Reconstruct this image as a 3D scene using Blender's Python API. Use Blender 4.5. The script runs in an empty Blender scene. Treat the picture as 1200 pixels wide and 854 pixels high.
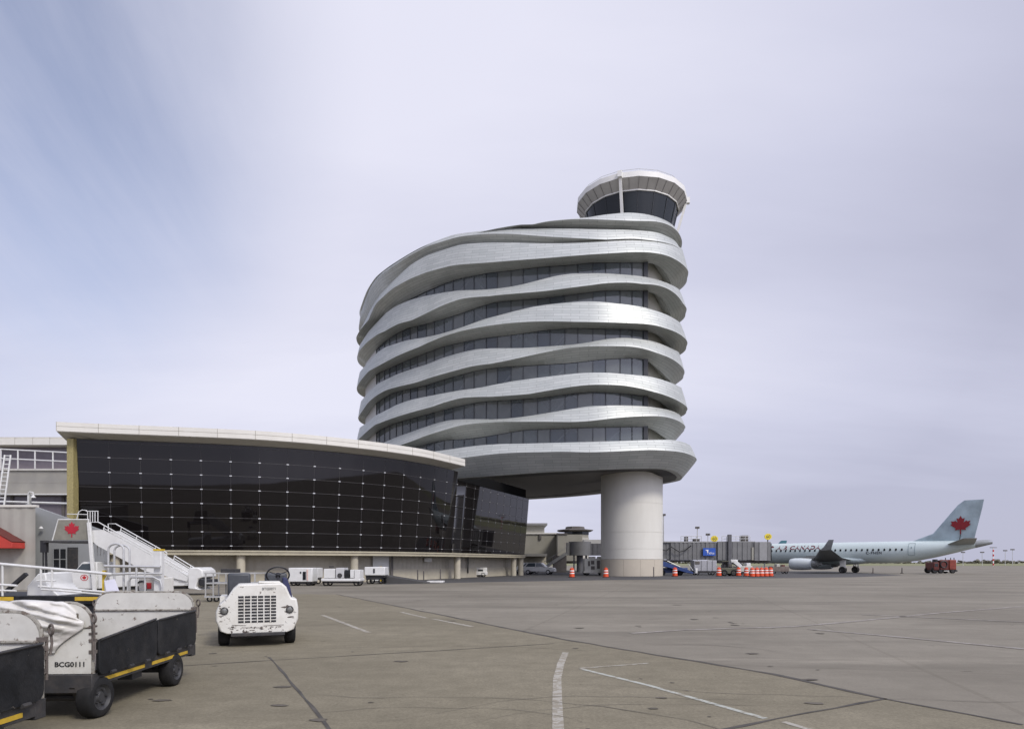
import bpy, bmesh, math, random
from math import sin, cos, pi, radians, sqrt, atan2
from mathutils import Vector, Matrix
random.seed(7)
SC = bpy.context.scene
COL = SC.collection
F, CX, HOR, EYE = 800.0, 600.0, 658.5, 1.7

def gp(px, py, z=0.0):                       # point of the ground under a photo pixel
    d = (EYE - z) * F / (py - HOR)
    return ((px - CX) * d / F, d, z)
def wp(px, py, d):                           # point at depth d
    return ((px - CX) * d / F, d, EYE + (HOR - py) * d / F)

# ------------------------------------------------------------------ materials
MATS = {}
def M(name, col, rough=.6, metal=0., var=.12, scale=2., bump=0., chips=None, chip_amt=.35, chip_scale=9., spec=.5, dirt=None, dirt_amt=.45, coat=0., stretch=None):
    if name in MATS: return MATS[name]
    m = bpy.data.materials.new(name); m.use_nodes = True
    nt = m.node_tree; N = nt.nodes; L = nt.links
    b = N['Principled BSDF']
    b.inputs['Roughness'].default_value = rough; b.inputs['Metallic'].default_value = metal
    b.inputs['Specular IOR Level'].default_value = spec
    if coat: b.inputs['Coat Weight'].default_value = coat; b.inputs['Coat Roughness'].default_value = .1
    tc = N.new('ShaderNodeTexCoord'); vec = tc.outputs['Object']
    if stretch:
        mp = N.new('ShaderNodeMapping'); mp.inputs['Scale'].default_value = stretch
        L.new(vec, mp.inputs['Vector']); vec = mp.outputs['Vector']
    nz = N.new('ShaderNodeTexNoise'); nz.inputs['Scale'].default_value = scale; nz.inputs['Detail'].default_value = 8; nz.inputs['Roughness'].default_value = .62
    L.new(vec, nz.inputs['Vector'])
    r = N.new('ShaderNodeValToRGB'); r.color_ramp.elements[0].position = .3; r.color_ramp.elements[1].position = .7
    r.color_ramp.elements[0].color = [max(0, c * (1 - var)) for c in col] + [1]
    r.color_ramp.elements[1].color = [min(1, c * (1 + var)) for c in col] + [1]
    L.new(nz.outputs['Fac'], r.inputs['Fac']); out = r.outputs['Color']
    def layer(out, c, amt, sc, lo, width, detail=6):
        n2 = N.new('ShaderNodeTexNoise'); n2.inputs['Scale'].default_value = sc; n2.inputs['Detail'].default_value = detail; n2.inputs['Roughness'].default_value = .7
        L.new(vec, n2.inputs['Vector'])
        mr = N.new('ShaderNodeMapRange'); mr.inputs['From Min'].default_value = lo; mr.inputs['From Max'].default_value = lo + width
        mr.inputs['To Max'].default_value = amt
        L.new(n2.outputs['Fac'], mr.inputs['Value'])
        mx = N.new('ShaderNodeMix'); mx.data_type = 'RGBA'
        L.new(mr.outputs['Result'], mx.inputs['Factor']); L.new(out, mx.inputs['A']); mx.inputs['B'].default_value = list(c) + [1]
        return mx.outputs['Result']
    if dirt: out = layer(out, dirt, dirt_amt, scale * .6, .45, .3)
    if chips: out = layer(out, chips, .9, chip_scale, .72 - chip_amt * .2, .03)
    L.new(out, b.inputs['Base Color'])
    mr = N.new('ShaderNodeMapRange'); mr.inputs['To Min'].default_value = max(0, rough - .08); mr.inputs['To Max'].default_value = min(1, rough + .1)
    L.new(nz.outputs['Fac'], mr.inputs['Value']); L.new(mr.outputs['Result'], b.inputs['Roughness'])
    if bump:
        bp = N.new('ShaderNodeBump'); bp.inputs['Strength'].default_value = bump; bp.inputs['Distance'].default_value = .02
        n3 = N.new('ShaderNodeTexNoise'); n3.inputs['Scale'].default_value = scale * 12; n3.inputs['Detail'].default_value = 5
        L.new(vec, n3.inputs['Vector']); L.new(n3.outputs['Fac'], bp.inputs['Height']); L.new(bp.outputs['Normal'], b.inputs['Normal'])
    MATS[name] = m
    return m

def emis_none(): pass
white_paint = M('white_paint', (.66, .66, .63), .35, var=.05, scale=3, dirt=(.42, .40, .35), dirt_amt=.25)
worn_white = M('worn_white_paint', (.68, .67, .61), .45, var=.06, scale=4, chips=(.12, .09, .07), chip_amt=.5, chip_scale=8, dirt=(.45, .41, .33), dirt_amt=.5)
cart_white = M('cart_white_paint', (.62, .61, .55), .5, var=.08, scale=3, chips=(.13, .09, .06), chip_amt=.42, chip_scale=9, dirt=(.36, .33, .27), dirt_amt=.6)
rust = M('rusty_steel', (.125, .105, .09), .8, var=.4, scale=14, bump=.3)
cart_black = M('cart_black_rubber', (.010, .011, .0125), .55, var=.5, scale=5, dirt=(.05, .049, .048), dirt_amt=.6, spec=.25, chips=(.16, .14, .11), chip_amt=.3, chip_scale=7, bump=.15)
dark_steel = M('dark_steel', (.03, .03, .031), .6, var=.3, scale=8, dirt=(.12, .10, .08))
rubber = M('tyre_rubber', (.012, .012, .012), .8, var=.3, scale=10, dirt=(.05, .047, .042), dirt_amt=.35, spec=.3)
hub_grey = M('hub_grey', (.05, .05, .05), .55, metal=.3, var=.25, scale=12)
yellow = M('safety_yellow', (.55, .36, .03), .55, var=.15, scale=9, chips=(.06, .05, .04), chip_amt=.45, chip_scale=14)
yellow_clean = M('yellow_paint', (.60, .42, .03), .5, var=.08)
steel = M('galvanised_steel', (.52, .52, .50), .42, metal=.35, var=.1, scale=8)
rail_white = M('rail_white', (.66, .66, .63), .4, var=.06, scale=6, dirt=(.4, .38, .33), dirt_amt=.35)
black = M('black_plastic', (.018, .018, .02), .5, var=.2)
seat_grey = M('seat_vinyl', (.055, .06, .066), .5, var=.2, scale=6)
navy = M('navy_cloth', (.03, .035, .09), .8, var=.2)
red = M('red_paint', (.50, .02, .025), .45, var=.1)
red_dark = M('dark_red_paint', (.11, .018, .012), .55, var=.25, scale=4)
orange = M('orange_plastic', (.66, .07, .012), .5, var=.1)
refl_white = M('reflective_white', (.82, .80, .76), .4, var=.04)
text_black = M('lettering_black', (.02, .02, .02), .6, var=.1)
beige_panel = M('beige_metal', (.36, .345, .30), .5, var=.06, scale=.7, dirt=(.24, .22, .18), dirt_amt=.3)
beige_conc = M('cream_concrete', (.46, .42, .32), .85, var=.08, scale=.8, bump=.15, dirt=(.26, .24, .19), dirt_amt=.5)
base_wall = M('base_wall_metal', (.40, .37, .30), .6, var=.07, scale=.6, dirt=(.2, .18, .14), dirt_amt=.3)
fascia_m = M('pale_fascia', (.66, .64, .57), .5, var=.03, scale=1.5, dirt=(.5, .47, .40), dirt_amt=.3)
soffit_g = M('grey_soffit', (.27, .27, .26), .6, var=.06)
post_tan = M('perforated_tan', (.33, .28, .12), .6, var=.3, scale=9, chips=(.1, .09, .05), chip_amt=.7, chip_scale=14)
grey_wall = M('grey_wall', (.26, .268, .265), .7, var=.06, scale=.8)
mauve_glass = M('mauve_glazing', (.17, .15, .17), .12, var=.1)
tan_wall = M('terminal_wall', (.30, .285, .235), .8, var=.08, scale=.5, dirt=(.2, .19, .15))
dark_win = M('dark_window', (.015, .017, .02), .06, var=.2)
jet_grey = M('jetbridge_grey', (.175, .175, .17), .5, metal=.2, var=.14, scale=.8, dirt=(.13, .125, .115), dirt_amt=.4)
jet_dark = M('jetbridge_dark', (.10, .10, .105), .55, var=.15)
blue_paint = M('blue_paint', (.018, .045, .16), .45, var=.15)
sign_blue = M('sign_blue', (.02, .09, .42), .4, var=.03)
sign_yellow = M('sign_yellow', (.75, .60, .04), .5, var=.03)
plane_skin = M('plane_skin', (.55, .63, .615), .28, var=.03, scale=.5, coat=.3)
plane_tail_m = M('plane_tail_teal', (.34, .42, .455), .35, var=.28, scale=.45)
plane_grey = M('plane_grey', (.27, .28, .27), .35, var=.08, metal=.15)
plane_teal = M('plane_deep_teal', (.10, .27, .31), .4, var=.1)
lamp_m = M('headlamp_glass', (.16, .16, .15), .15, var=.3, scale=30)
pier_white = M('pier_white', (.65, .635, .565), .55, var=.03, scale=.35, dirt=(.50, .475, .41), dirt_amt=.45, stretch=(1, 1, .25))
pier_cream = M('pier_cream', (.50, .45, .36), .75, var=.05, scale=.6, bump=.1)
cab_panel = M('cab_panel', (.40, .385, .345), .5, var=.08, scale=.9, metal=.1)
cab_white = M('cab_white', (.72, .71, .66), .45, var=.04)
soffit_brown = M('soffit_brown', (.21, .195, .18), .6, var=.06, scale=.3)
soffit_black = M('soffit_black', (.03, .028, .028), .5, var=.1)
interior = M('interior_wall', (.24, .24, .24), .8, var=.2, scale=.4)
brace_m = M('brace_steel', (.6, .59, .56), .6, var=.05)
clip_m = M('clip_steel', (.58, .58, .56), .3, metal=.5, var=.03)
seam_m = M('glazing_seam', (.06, .056, .055), .5, var=.1)
mull_m = M('mullion_dark', (.03, .032, .034), .4, var=.1)
door_white = M('door_white', (.60, .60, .57), .6, var=.04)
chimney_dark = M('weathered_dark', (.11, .10, .09), .8, var=.2)

def glass_mat(name, tint, trans, rough=.03, spec=.5):
    m = bpy.data.materials.new(name); m.use_nodes = True
    nt = m.node_tree; N = nt.nodes; L = nt.links
    b = N['Principled BSDF']; out = N['Material Output']
    tc = N.new('ShaderNodeTexCoord'); nz = N.new('ShaderNodeTexNoise'); nz.inputs['Scale'].default_value = .35; nz.inputs['Detail'].default_value = 3
    L.new(tc.outputs['Object'], nz.inputs['Vector'])
    r = N.new('ShaderNodeValToRGB')
    r.color_ramp.elements[0].color = [c * .7 for c in tint] + [1]; r.color_ramp.elements[1].color = [c * 1.3 for c in tint] + [1]
    L.new(nz.outputs['Fac'], r.inputs['Fac']); L.new(r.outputs['Color'], b.inputs['Base Color'])
    b.inputs['Roughness'].default_value = rough; b.inputs['Specular IOR Level'].default_value = spec
    bp = N.new('ShaderNodeBump'); bp.inputs['Strength'].default_value = .05; bp.inputs['Distance'].default_value = .05
    n2 = N.new('ShaderNodeTexNoise'); n2.inputs['Scale'].default_value = .5; n2.inputs['Detail'].default_value = 1
    L.new(tc.outputs['Object'], n2.inputs['Vector']); L.new(n2.outputs['Fac'], bp.inputs['Height']); L.new(bp.outputs['Normal'], b.inputs['Normal'])
    if trans:
        t = N.new('ShaderNodeBsdfTransparent'); t.inputs['Color'].default_value = (.7, .73, .75, 1)
        mx = N.new('ShaderNodeMixShader'); mx.inputs[0].default_value = trans
        L.new(b.outputs[0], mx.inputs[1]); L.new(t.outputs[0], mx.inputs[2]); L.new(mx.outputs[0], out.inputs['Surface'])
    MATS[name] = m
    return m
TG = [glass_mat('tower_glass', (.125, .145, .15), .3, .03, 1.), glass_mat('tower_glass_pale', (.16, .175, .172), .3, .03, 1.), glass_mat('tower_glass_deep', (.095, .115, .13), .32, .03, 1.)]
cab_glass = glass_mat('cab_glass', (.02, .026, .03), .25)
black_glass = glass_mat('black_glass', (.006, .005, .005), 0, .025, .36)
car_glass = glass_mat('car_glass', (.06, .075, .085), 0, .05)

def cladding():
    m = bpy.data.materials.new('zinc_shingles'); m.use_nodes = True
    nt = m.node_tree; N = nt.nodes; L = nt.links; b = N['Principled BSDF']
    uv = N.new('ShaderNodeUVMap')
    br = N.new('ShaderNodeTexBrick'); br.inputs['Scale'].default_value = 1; br.inputs['Brick Width'].default_value = 1.9; br.inputs['Row Height'].default_value = .36
    br.inputs['Mortar Size'].default_value = .012; br.inputs['Mortar Smooth'].default_value = .3; br.offset = .5
    br.inputs['Color1'].default_value = (.44, .46, .43, 1); br.inputs['Color2'].default_value = (.52, .535, .50, 1); br.inputs['Mortar'].default_value = (.15, .15, .14, 1)
    L.new(uv.outputs['UV'], br.inputs['Vector'])
    nz = N.new('ShaderNodeTexNoise'); nz.inputs['Scale'].default_value = .5; nz.inputs['Detail'].default_value = 5
    L.new(uv.outputs['UV'], nz.inputs['Vector'])
    mx = N.new('ShaderNodeMix'); mx.data_type = 'RGBA'; mx.blend_type = 'MULTIPLY'; mx.inputs['Factor'].default_value = .22
    r = N.new('ShaderNodeValToRGB'); r.color_ramp.elements[0].color = (.6, .6, .6, 1); r.color_ramp.elements[0].position = .3; r.color_ramp.elements[1].position = .65
    L.new(nz.outputs['Fac'], r.inputs['Fac']); L.new(br.outputs['Color'], mx.inputs['A']); L.new(r.outputs['Color'], mx.inputs['B'])
    L.new(mx.outputs['Result'], b.inputs['Base Color'])
    b.inputs['Metallic'].default_value = .3; b.inputs['Roughness'].default_value = .43
    bp = N.new('ShaderNodeBump'); bp.inputs['Strength'].default_value = .5; bp.inputs['Distance'].default_value = .03; bp.invert = True
    L.new(br.outputs['Fac'], bp.inputs['Height']); L.new(bp.outputs['Normal'], b.inputs['Normal'])
    return m
zinc = cladding()

# ------------------------------------------------------------------ mesh builder
ROOTM = {}
class MB:
    def __init__(s): s.v = []; s.f = []; s.fm = []; s.mi = 0; s.smooth = []
    def face(s, pts, sm=False):
        i = len(s.v); s.v += [tuple(p) for p in pts]; s.f.append(list(range(i, i + len(pts)))); s.fm.append(s.mi); s.smooth.append(sm)
    def raw(s, vs, fs, sm=False):
        i = len(s.v); s.v += [tuple(p) for p in vs]
        for f in fs: s.f.append([i + k for k in f]); s.fm.append(s.mi); s.smooth.append(sm)
    def box(s, x0, x1, y0, y1, z0, z1, m=None):
        vs = [Vector((x, y, z)) for z in (z0, z1) for y in (y0, y1) for x in (x0, x1)]
        if m is not None: vs = [m @ v for v in vs]
        s.raw(vs, [(0, 2, 3, 1), (4, 5, 7, 6), (0, 1, 5, 4), (2, 6, 7, 3), (0, 4, 6, 2), (1, 3, 7, 5)])
    def bar(s, p0, p1, w, h=None):               # rectangular bar between two points
        p0, p1 = Vector(p0), Vector(p1); h = h or w; d = p1 - p0; l = d.length
        if l < 1e-6: return
        d /= l; up = Vector((0, 0, 1)) if abs(d.z) < .99 else Vector((0, 1, 0))
        a = d.cross(up).normalized(); b = a.cross(d).normalized()
        m = Matrix((a, d, b)).transposed().to_4x4(); m.translation = p0
        s.box(-w / 2, w / 2, 0, l, -h / 2, h / 2, m)
    def cyl(s, p0, p1, r0, r1=None, n=14, caps=True):
        p0, p1 = Vector(p0), Vector(p1); r1 = r0 if r1 is None else r1; d = (p1 - p0).normalized()
        up = Vector((0, 0, 1)) if abs(d.z) < .95 else Vector((1, 0, 0))
        a = d.cross(up).normalized(); b = a.cross(d)
        vs = []
        for p, r in ((p0, r0), (p1, r1)):
            for k in range(n): t = 2 * pi * k / n; vs.append(p + a * (r * cos(t)) + b * (r * sin(t)))
        s.raw(vs, [(k, (k + 1) % n, n + (k + 1) % n, n + k) for k in range(n)], True)
        if caps:
            s.raw(vs[:n], [list(range(n))[::-1]]); s.raw(vs[n:], [list(range(n))])
    def tube(s, pts, r, n=8, closed=False):
        pts = [Vector(p) for p in pts]; k = len(pts); rings = []
        prev = None
        for i, p in enumerate(pts):
            if closed: d = (pts[(i + 1) % k] - pts[i - 1])
            else: d = pts[min(i + 1, k - 1)] - pts[max(i - 1, 0)]
            d.normalize()
            if prev is None:
                up = Vector((0, 0, 1)) if abs(d.z) < .9 else Vector((1, 0, 0)); a = d.cross(up).normalized()
            else:
                a = (prev - d * prev.dot(d)).normalized()
            prev = a; b = d.cross(a)
            rings.append([p + a * (r * cos(2 * pi * j / n)) + b * (r * sin(2 * pi * j / n)) for j in range(n)])
        s.loft(rings, closed_v=closed, caps=not closed)
    def loft(s, rings, closed_v=False, caps=False, closed_u=True, sm=True):
        n = len(rings[0]); vs = [p for r in rings for p in r]; fs = []
        R = len(rings)
        for i in range(R if closed_v else R - 1):
            i2 = (i + 1) % R
            for j in range(n if closed_u else n - 1):
                j2 = (j + 1) % n
                fs.append((i * n + j, i * n + j2, i2 * n + j2, i2 * n + j))
        s.raw(vs, fs, sm)
        if caps:
            s.raw(rings[0], [list(range(n))[::-1]]); s.raw(rings[-1], [list(range(n))])
    def prism(s, poly, a, b, m=None):            # poly of 2D (u,v) extruded along w from a to b, m maps (u,w,v)
        n = len(poly)
        def T(u, w, v):
            p = Vector((u, w, v)); return m @ p if m is not None else p
        lo = [T(u, a, v) for u, v in poly]; hi = [T(u, b, v) for u, v in poly]
        s.raw(lo + hi, [list(range(n)), list(range(2 * n - 1, n - 1, -1))] + [(i, n + i, n + (i + 1) % n, (i + 1) % n) for i in range(n)])
    def torus(s, c, axis, R, r, n=24, k=8):
        axis = Vector(axis).normalized(); up = Vector((0, 0, 1)) if abs(axis.z) < .9 else Vector((1, 0, 0))
        a = axis.cross(up).normalized(); b = axis.cross(a)
        s.tube([Vector(c) + a * (R * cos(2 * pi * i / n)) + b * (R * sin(2 * pi * i / n)) for i in range(n)], r, k, closed=True)
    def build(s, name, mats, parent=None, bevel=0, world=False, angle=40, uv=None):
        me = bpy.data.meshes.new(name); vs = s.v
        if world and parent is not None:
            inv = ROOTM[parent.name].inverted(); vs = [tuple(inv @ Vector(v)) for v in vs]
        me.from_pydata(vs, [], s.f)
        if not isinstance(mats, (list, tuple)): mats = [mats]
        for m in mats: me.materials.append(m)
        me.polygons.foreach_set('material_index', [min(i, len(mats) - 1) for i in s.fm])
        me.polygons.foreach_set('use_smooth', [True] * len(s.f) if (bevel or any(s.smooth)) else s.smooth)
        bm = bmesh.new(); bm.from_mesh(me); bmesh.ops.remove_doubles(bm, verts=bm.verts, dist=1e-5)
        bmesh.ops.recalc_face_normals(bm, faces=bm.faces); bm.to_mesh(me); bm.free()
        me.update()
        try: me.set_sharp_from_angle(angle=radians(angle))
        except Exception: pass
        o = bpy.data.objects.new(name, me); COL.objects.link(o)
        if parent is not None:
            o.parent = parent; ROOTM[o.name] = ROOTM[parent.name].copy()
        else: ROOTM[o.name] = Matrix.Identity(4)
        if bevel:
            md = o.modifiers.new('bevel', 'BEVEL'); md.width = bevel; md.segments = 2; md.limit_method = 'ANGLE'; md.angle_limit = radians(35)
        return o

def tag(o, label=None, cat=None, group=None, kind=None):
    if label: o['label'] = label
    if cat: o['category'] = cat
    if group: o['group'] = group
    if kind: o['kind'] = kind
    return o
def thing(name, label, cat, loc=(0, 0, 0), rz=0., group=None):
    o = bpy.data.objects.new(name, None); COL.objects.link(o); o.location = loc; o.rotation_euler = (0, 0, rz); o.empty_display_size = .2
    ROOTM[o.name] = Matrix.Translation(Vector(loc)) @ Matrix.Rotation(rz, 4, 'Z')
    return tag(o, label, cat, group)
def copy_tree(o, loc, rz, label, group=None, skip=()):
    r = o.copy(); COL.objects.link(r); r.location = loc; r.rotation_euler = (0, 0, rz); r['label'] = label
    if group: r['group'] = group
    ROOTM[r.name] = Matrix.Translation(Vector(loc)) @ Matrix.Rotation(rz, 4, 'Z')
    def rec(src, dst):
        for ch in list(src.children):
            if ch.name.split('.')[0] in skip: continue
            c = ch.copy(); COL.objects.link(c); c.parent = dst; rec(ch, c)
    rec(o, r)
    return r
def text_into(mb, body, size, m, depth=.004, align='CENTER', spacing=1.0, sx=1.0, shear=0., bold=0.):
    cu = bpy.data.curves.new('t', 'FONT'); cu.body = body; cu.size = size; cu.extrude = depth; cu.align_x = align; cu.align_y = 'CENTER'; cu.space_character = spacing; cu.shear = shear; cu.resolution_u = 3; cu.offset = bold
    o = bpy.data.objects.new('t', cu); COL.objects.link(o); bpy.context.view_layer.update()
    me = bpy.data.meshes.new_from_object(o)
    mb.raw([m @ Vector((v.co.x * sx, v.co.y, v.co.z)) for v in me.vertices], [list(p.vertices) for p in me.polygons])
    bpy.data.objects.remove(o); bpy.data.curves.remove(cu); bpy.data.meshes.remove(me)
LEAFH = [(0, 1.), (.15, .71), (.33, .80), (.25, .36), (.46, .57), (.53, .46), (.80, .52), (.70, .24), (.83, .15), (.40, -.19), (.45, -.37), (.05, -.30), (.06, -.75)]
LEAF = LEAFH + [(-x, y) for x, y in LEAFH[::-1] if x > 0]
def frame(o, u, v):                             # matrix with local x=u, y=v, z=u x v
    u = Vector(u).normalized(); v = Vector(v).normalized(); w = u.cross(v)
    m = Matrix((u, v, w)).transposed().to_4x4(); m.translation = Vector(o); return m
def leaf_into(mb, m, s, d=.006):
    n = len(LEAF); lo = [m @ Vector((x * s, y * s, 0)) for x, y in LEAF]; hi = [m @ Vector((x * s, y * s, d)) for x, y in LEAF]
    mb.raw(lo + hi, [list(range(n))[::-1], list(range(n, 2 * n))] + [(i, (i + 1) % n, n + (i + 1) % n, n + i) for i in range(n)])

def catmull(pts, closed=False, n=12):
    out = []; k = len(pts)
    rng = range(k) if closed else range(k - 1)
    for i in rng:
        p = [Vector(pts[(i + j - 1) % k]) if closed else Vector(pts[min(max(i + j - 1, 0), k - 1)]) for j in range(4)]
        for t in range(n):
            u = t / n
            out.append(.5 * ((2 * p[1]) + (p[2] - p[0]) * u + (2 * p[0] - 5 * p[1] + 4 * p[2] - p[3]) * u * u + (3 * p[1] - p[0] - 3 * p[2] + p[3]) * u ** 3))
    if not closed: out.append(Vector(pts[-1]))
    return out
def resample(pts, step=None, count=None, closed=False):
    P = list(pts) + ([pts[0]] if closed else [])
    d = [0.]
    for a, b in zip(P, P[1:]): d.append(d[-1] + (b - a).length)
    n = count if count else max(1, round(d[-1] / step)) + (0 if closed else 1)
    out = []; j = 0
    for i in range(n):
        t = d[-1] * i / (n if closed else n - 1)
        while j < len(d) - 2 and d[j + 1] < t: j += 1
        u = (t - d[j]) / max(1e-9, d[j + 1] - d[j]); out.append(P[j].lerp(P[j + 1], u))
    return out

# ------------------------------------------------------------------ camera, world, sun
cd = bpy.data.cameras.new('camera'); cam = bpy.data.objects.new('camera', cd); COL.objects.link(cam)
cam.location = (0, 0, EYE); cam.rotation_euler = (pi / 2, 0, 0)
cd.sensor_width = 36; cd.lens = 36 * F / 1200; cd.shift_y = (HOR - 427) / 1200; cd.clip_end = 8000; cd.clip_start = .1
SC.camera = cam
SUN_EL, SUN_AZ = radians(42), radians(140)      # azimuth clockwise from +Y
sdir = Vector((sin(SUN_AZ) * cos(SUN_EL), cos(SUN_AZ) * cos(SUN_EL), sin(SUN_EL)))
sd = bpy.data.lights.new('sun', 'SUN'); sd.energy = 2.0; sd.angle = radians(14); sd.color = (1, .95, .87)
so = bpy.data.objects.new('sun', sd); COL.objects.link(so); so.rotation_euler = sdir.to_track_quat('Z', 'Y').to_euler()
W = bpy.data.worlds.new('World'); SC.world = W; W.use_nodes = True
nt = W.node_tree; N = nt.nodes; L = nt.links
bg = N['Background']; bg.inputs['Strength'].default_value = 1.0
sky = N.new('ShaderNodeTexSky'); sky.sky_type = 'NISHITA'; sky.sun_disc = False; sky.sun_elevation = SUN_EL; sky.sun_rotation = SUN_AZ
sk = N.new('ShaderNodeMix'); sk.data_type = 'RGBA'; sk.blend_type = 'MULTIPLY'; sk.inputs['Factor'].default_value = 1; sk.inputs['B'].default_value = (.165, .145, .15, 1)
L.new(sky.outputs['Color'], sk.inputs['A'])
tc = N.new('ShaderNodeTexCoord')
# clouds live on a flat deck above the scene: direction divided by height
sx = N.new('ShaderNodeSeparateXYZ'); L.new(tc.outputs['Generated'], sx.inputs[0])
zc = N.new('ShaderNodeMath'); zc.operation = 'MAXIMUM'; zc.inputs[1].default_value = .02; L.new(sx.outputs['Z'], zc.inputs[0])
za = N.new('ShaderNodeMath'); za.operation = 'ADD'; za.inputs[1].default_value = .22; L.new(zc.outputs[0], za.inputs[0])
dx = N.new('ShaderNodeMath'); dx.operation = 'DIVIDE'; L.new(sx.outputs['X'], dx.inputs[0]); L.new(za.outputs[0], dx.inputs[1])
dy = N.new('ShaderNodeMath'); dy.operation = 'DIVIDE'; L.new(sx.outputs['Y'], dy.inputs[0]); L.new(za.outputs[0], dy.inputs[1])
cv = N.new('ShaderNodeCombineXYZ'); L.new(dx.outputs[0], cv.inputs[0]); L.new(dy.outputs[0], cv.inputs[1])
mp = N.new('ShaderNodeMapping'); mp.inputs['Rotation'].default_value = (0, 0, .5); mp.inputs['Scale'].default_value = (1.5, .5, 1); mp.inputs['Location'].default_value = (3.1, 1.4, 0)
L.new(cv.outputs[0], mp.inputs['Vector'])
n1 = N.new('ShaderNodeTexNoise'); n1.inputs['Scale'].default_value = 1.1; n1.inputs['Detail'].default_value = 8; n1.inputs['Roughness'].default_value = .6; n1.inputs['Distortion'].default_value = .4
L.new(mp.outputs[0], n1.inputs['Vector'])
n2 = N.new('ShaderNodeTexNoise'); n2.inputs['Scale'].default_value = .55; n2.inputs['Detail'].default_value = 8; n2.inputs['Roughness'].default_value = .55
mp2 = N.new('ShaderNodeMapping'); mp2.inputs['Location'].default_value = (7.3, 2.2, 0); mp2.inputs['Rotation'].default_value = (0, 0, -.35); mp2.inputs['Scale'].default_value = (.5, 1.5, 1); L.new(cv.outputs[0], mp2.inputs['Vector']); L.new(mp2.outputs[0], n2.inputs['Vector'])
# cloud tone: bright centre patch, greyer to the right
lobe = N.new('ShaderNodeVectorMath'); lobe.operation = 'DOT_PRODUCT'; lobe.inputs[1].default_value = Vector((-.22, .82, .53)).normalized(); L.new(tc.outputs['Generated'], lobe.inputs[0])
lm = N.new('ShaderNodeMapRange'); lm.inputs['From Min'].default_value = .66; lm.inputs['From Max'].default_value = 1.0; L.new(lobe.outputs['Value'], lm.inputs['Value'])
ns = N.new('ShaderNodeMath'); ns.operation = 'MULTIPLY_ADD'; ns.inputs[1].default_value = 1.7; ns.inputs[2].default_value = -.80; L.new(n2.outputs['Fac'], ns.inputs[0])
tn = N.new('ShaderNodeMath'); tn.operation = 'ADD'; tn.use_clamp = True; L.new(lm.outputs[0], tn.inputs[0]); L.new(ns.outputs[0], tn.inputs[1])
cr = N.new('ShaderNodeValToRGB'); E = cr.color_ramp.elements
E[0].position = 0; E[0].color = (.50, .51, .65, 1); E[1].position = 1; E[1].color = (.82, .82, .95, 1)
e = E.new(.45); e.color = (.64, .65, .80, 1)
L.new(tn.outputs[0], cr.inputs['Fac'])
# blue opening to the left
ob = N.new('ShaderNodeVectorMath'); ob.operation = 'DOT_PRODUCT'; ob.inputs[1].default_value = Vector((-.86, 1, .80)).normalized(); L.new(tc.outputs['Generated'], ob.inputs[0])
om = N.new('ShaderNodeMapRange'); om.interpolation_type = 'SMOOTHSTEP'; om.inputs['From Min'].default_value = .905; om.inputs['From Max'].default_value = 1.0; om.inputs['To Max'].default_value = .8; L.new(ob.outputs['Value'], om.inputs['Value'])
n1m = N.new('ShaderNodeMapRange'); n1m.inputs['From Min'].default_value = .25; n1m.inputs['From Max'].default_value = .7; n1m.inputs['To Min'].default_value = .25; L.new(n1.outputs['Fac'], n1m.inputs['Value'])
op = N.new('ShaderNodeMath'); op.operation = 'MULTIPLY'; L.new(om.outputs[0], op.inputs[0]); L.new(n1m.outputs[0], op.inputs[1])
oa = N.new('ShaderNodeMath'); oa.operation = 'ADD'; oa.inputs[1].default_value = .04; L.new(op.outputs[0], oa.inputs[0])
fx = N.new('ShaderNodeMix'); fx.data_type = 'RGBA'; L.new(oa.outputs[0], fx.inputs['Factor']); L.new(cr.outputs['Color'], fx.inputs['A']); L.new(sk.outputs['Result'], fx.inputs['B'])
# thin overcast glows brightest round the veiled sun, behind the camera
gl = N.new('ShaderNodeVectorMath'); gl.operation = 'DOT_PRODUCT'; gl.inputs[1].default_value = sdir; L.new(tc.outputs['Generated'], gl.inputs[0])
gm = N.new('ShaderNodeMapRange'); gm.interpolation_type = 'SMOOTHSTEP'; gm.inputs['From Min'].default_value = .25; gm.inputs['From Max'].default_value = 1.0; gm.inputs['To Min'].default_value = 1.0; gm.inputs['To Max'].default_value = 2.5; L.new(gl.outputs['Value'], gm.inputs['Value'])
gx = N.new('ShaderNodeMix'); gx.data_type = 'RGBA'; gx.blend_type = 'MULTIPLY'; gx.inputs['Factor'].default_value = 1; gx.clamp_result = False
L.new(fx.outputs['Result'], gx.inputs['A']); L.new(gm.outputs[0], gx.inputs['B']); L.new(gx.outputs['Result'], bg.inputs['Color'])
SC.view_settings.view_transform = 'Standard'; SC.view_settings.look = 'None'; SC.view_settings.exposure = 0; SC.view_settings.gamma = 1
SC.render.engine = 'CYCLES'
try:
    SC.cycles.use_denoising = True; SC.cycles.max_bounces = 6; SC.cycles.transparent_max_bounces = 12; SC.cycles.caustics_reflective = False; SC.cycles.caustics_refractive = False
except Exception: pass

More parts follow.
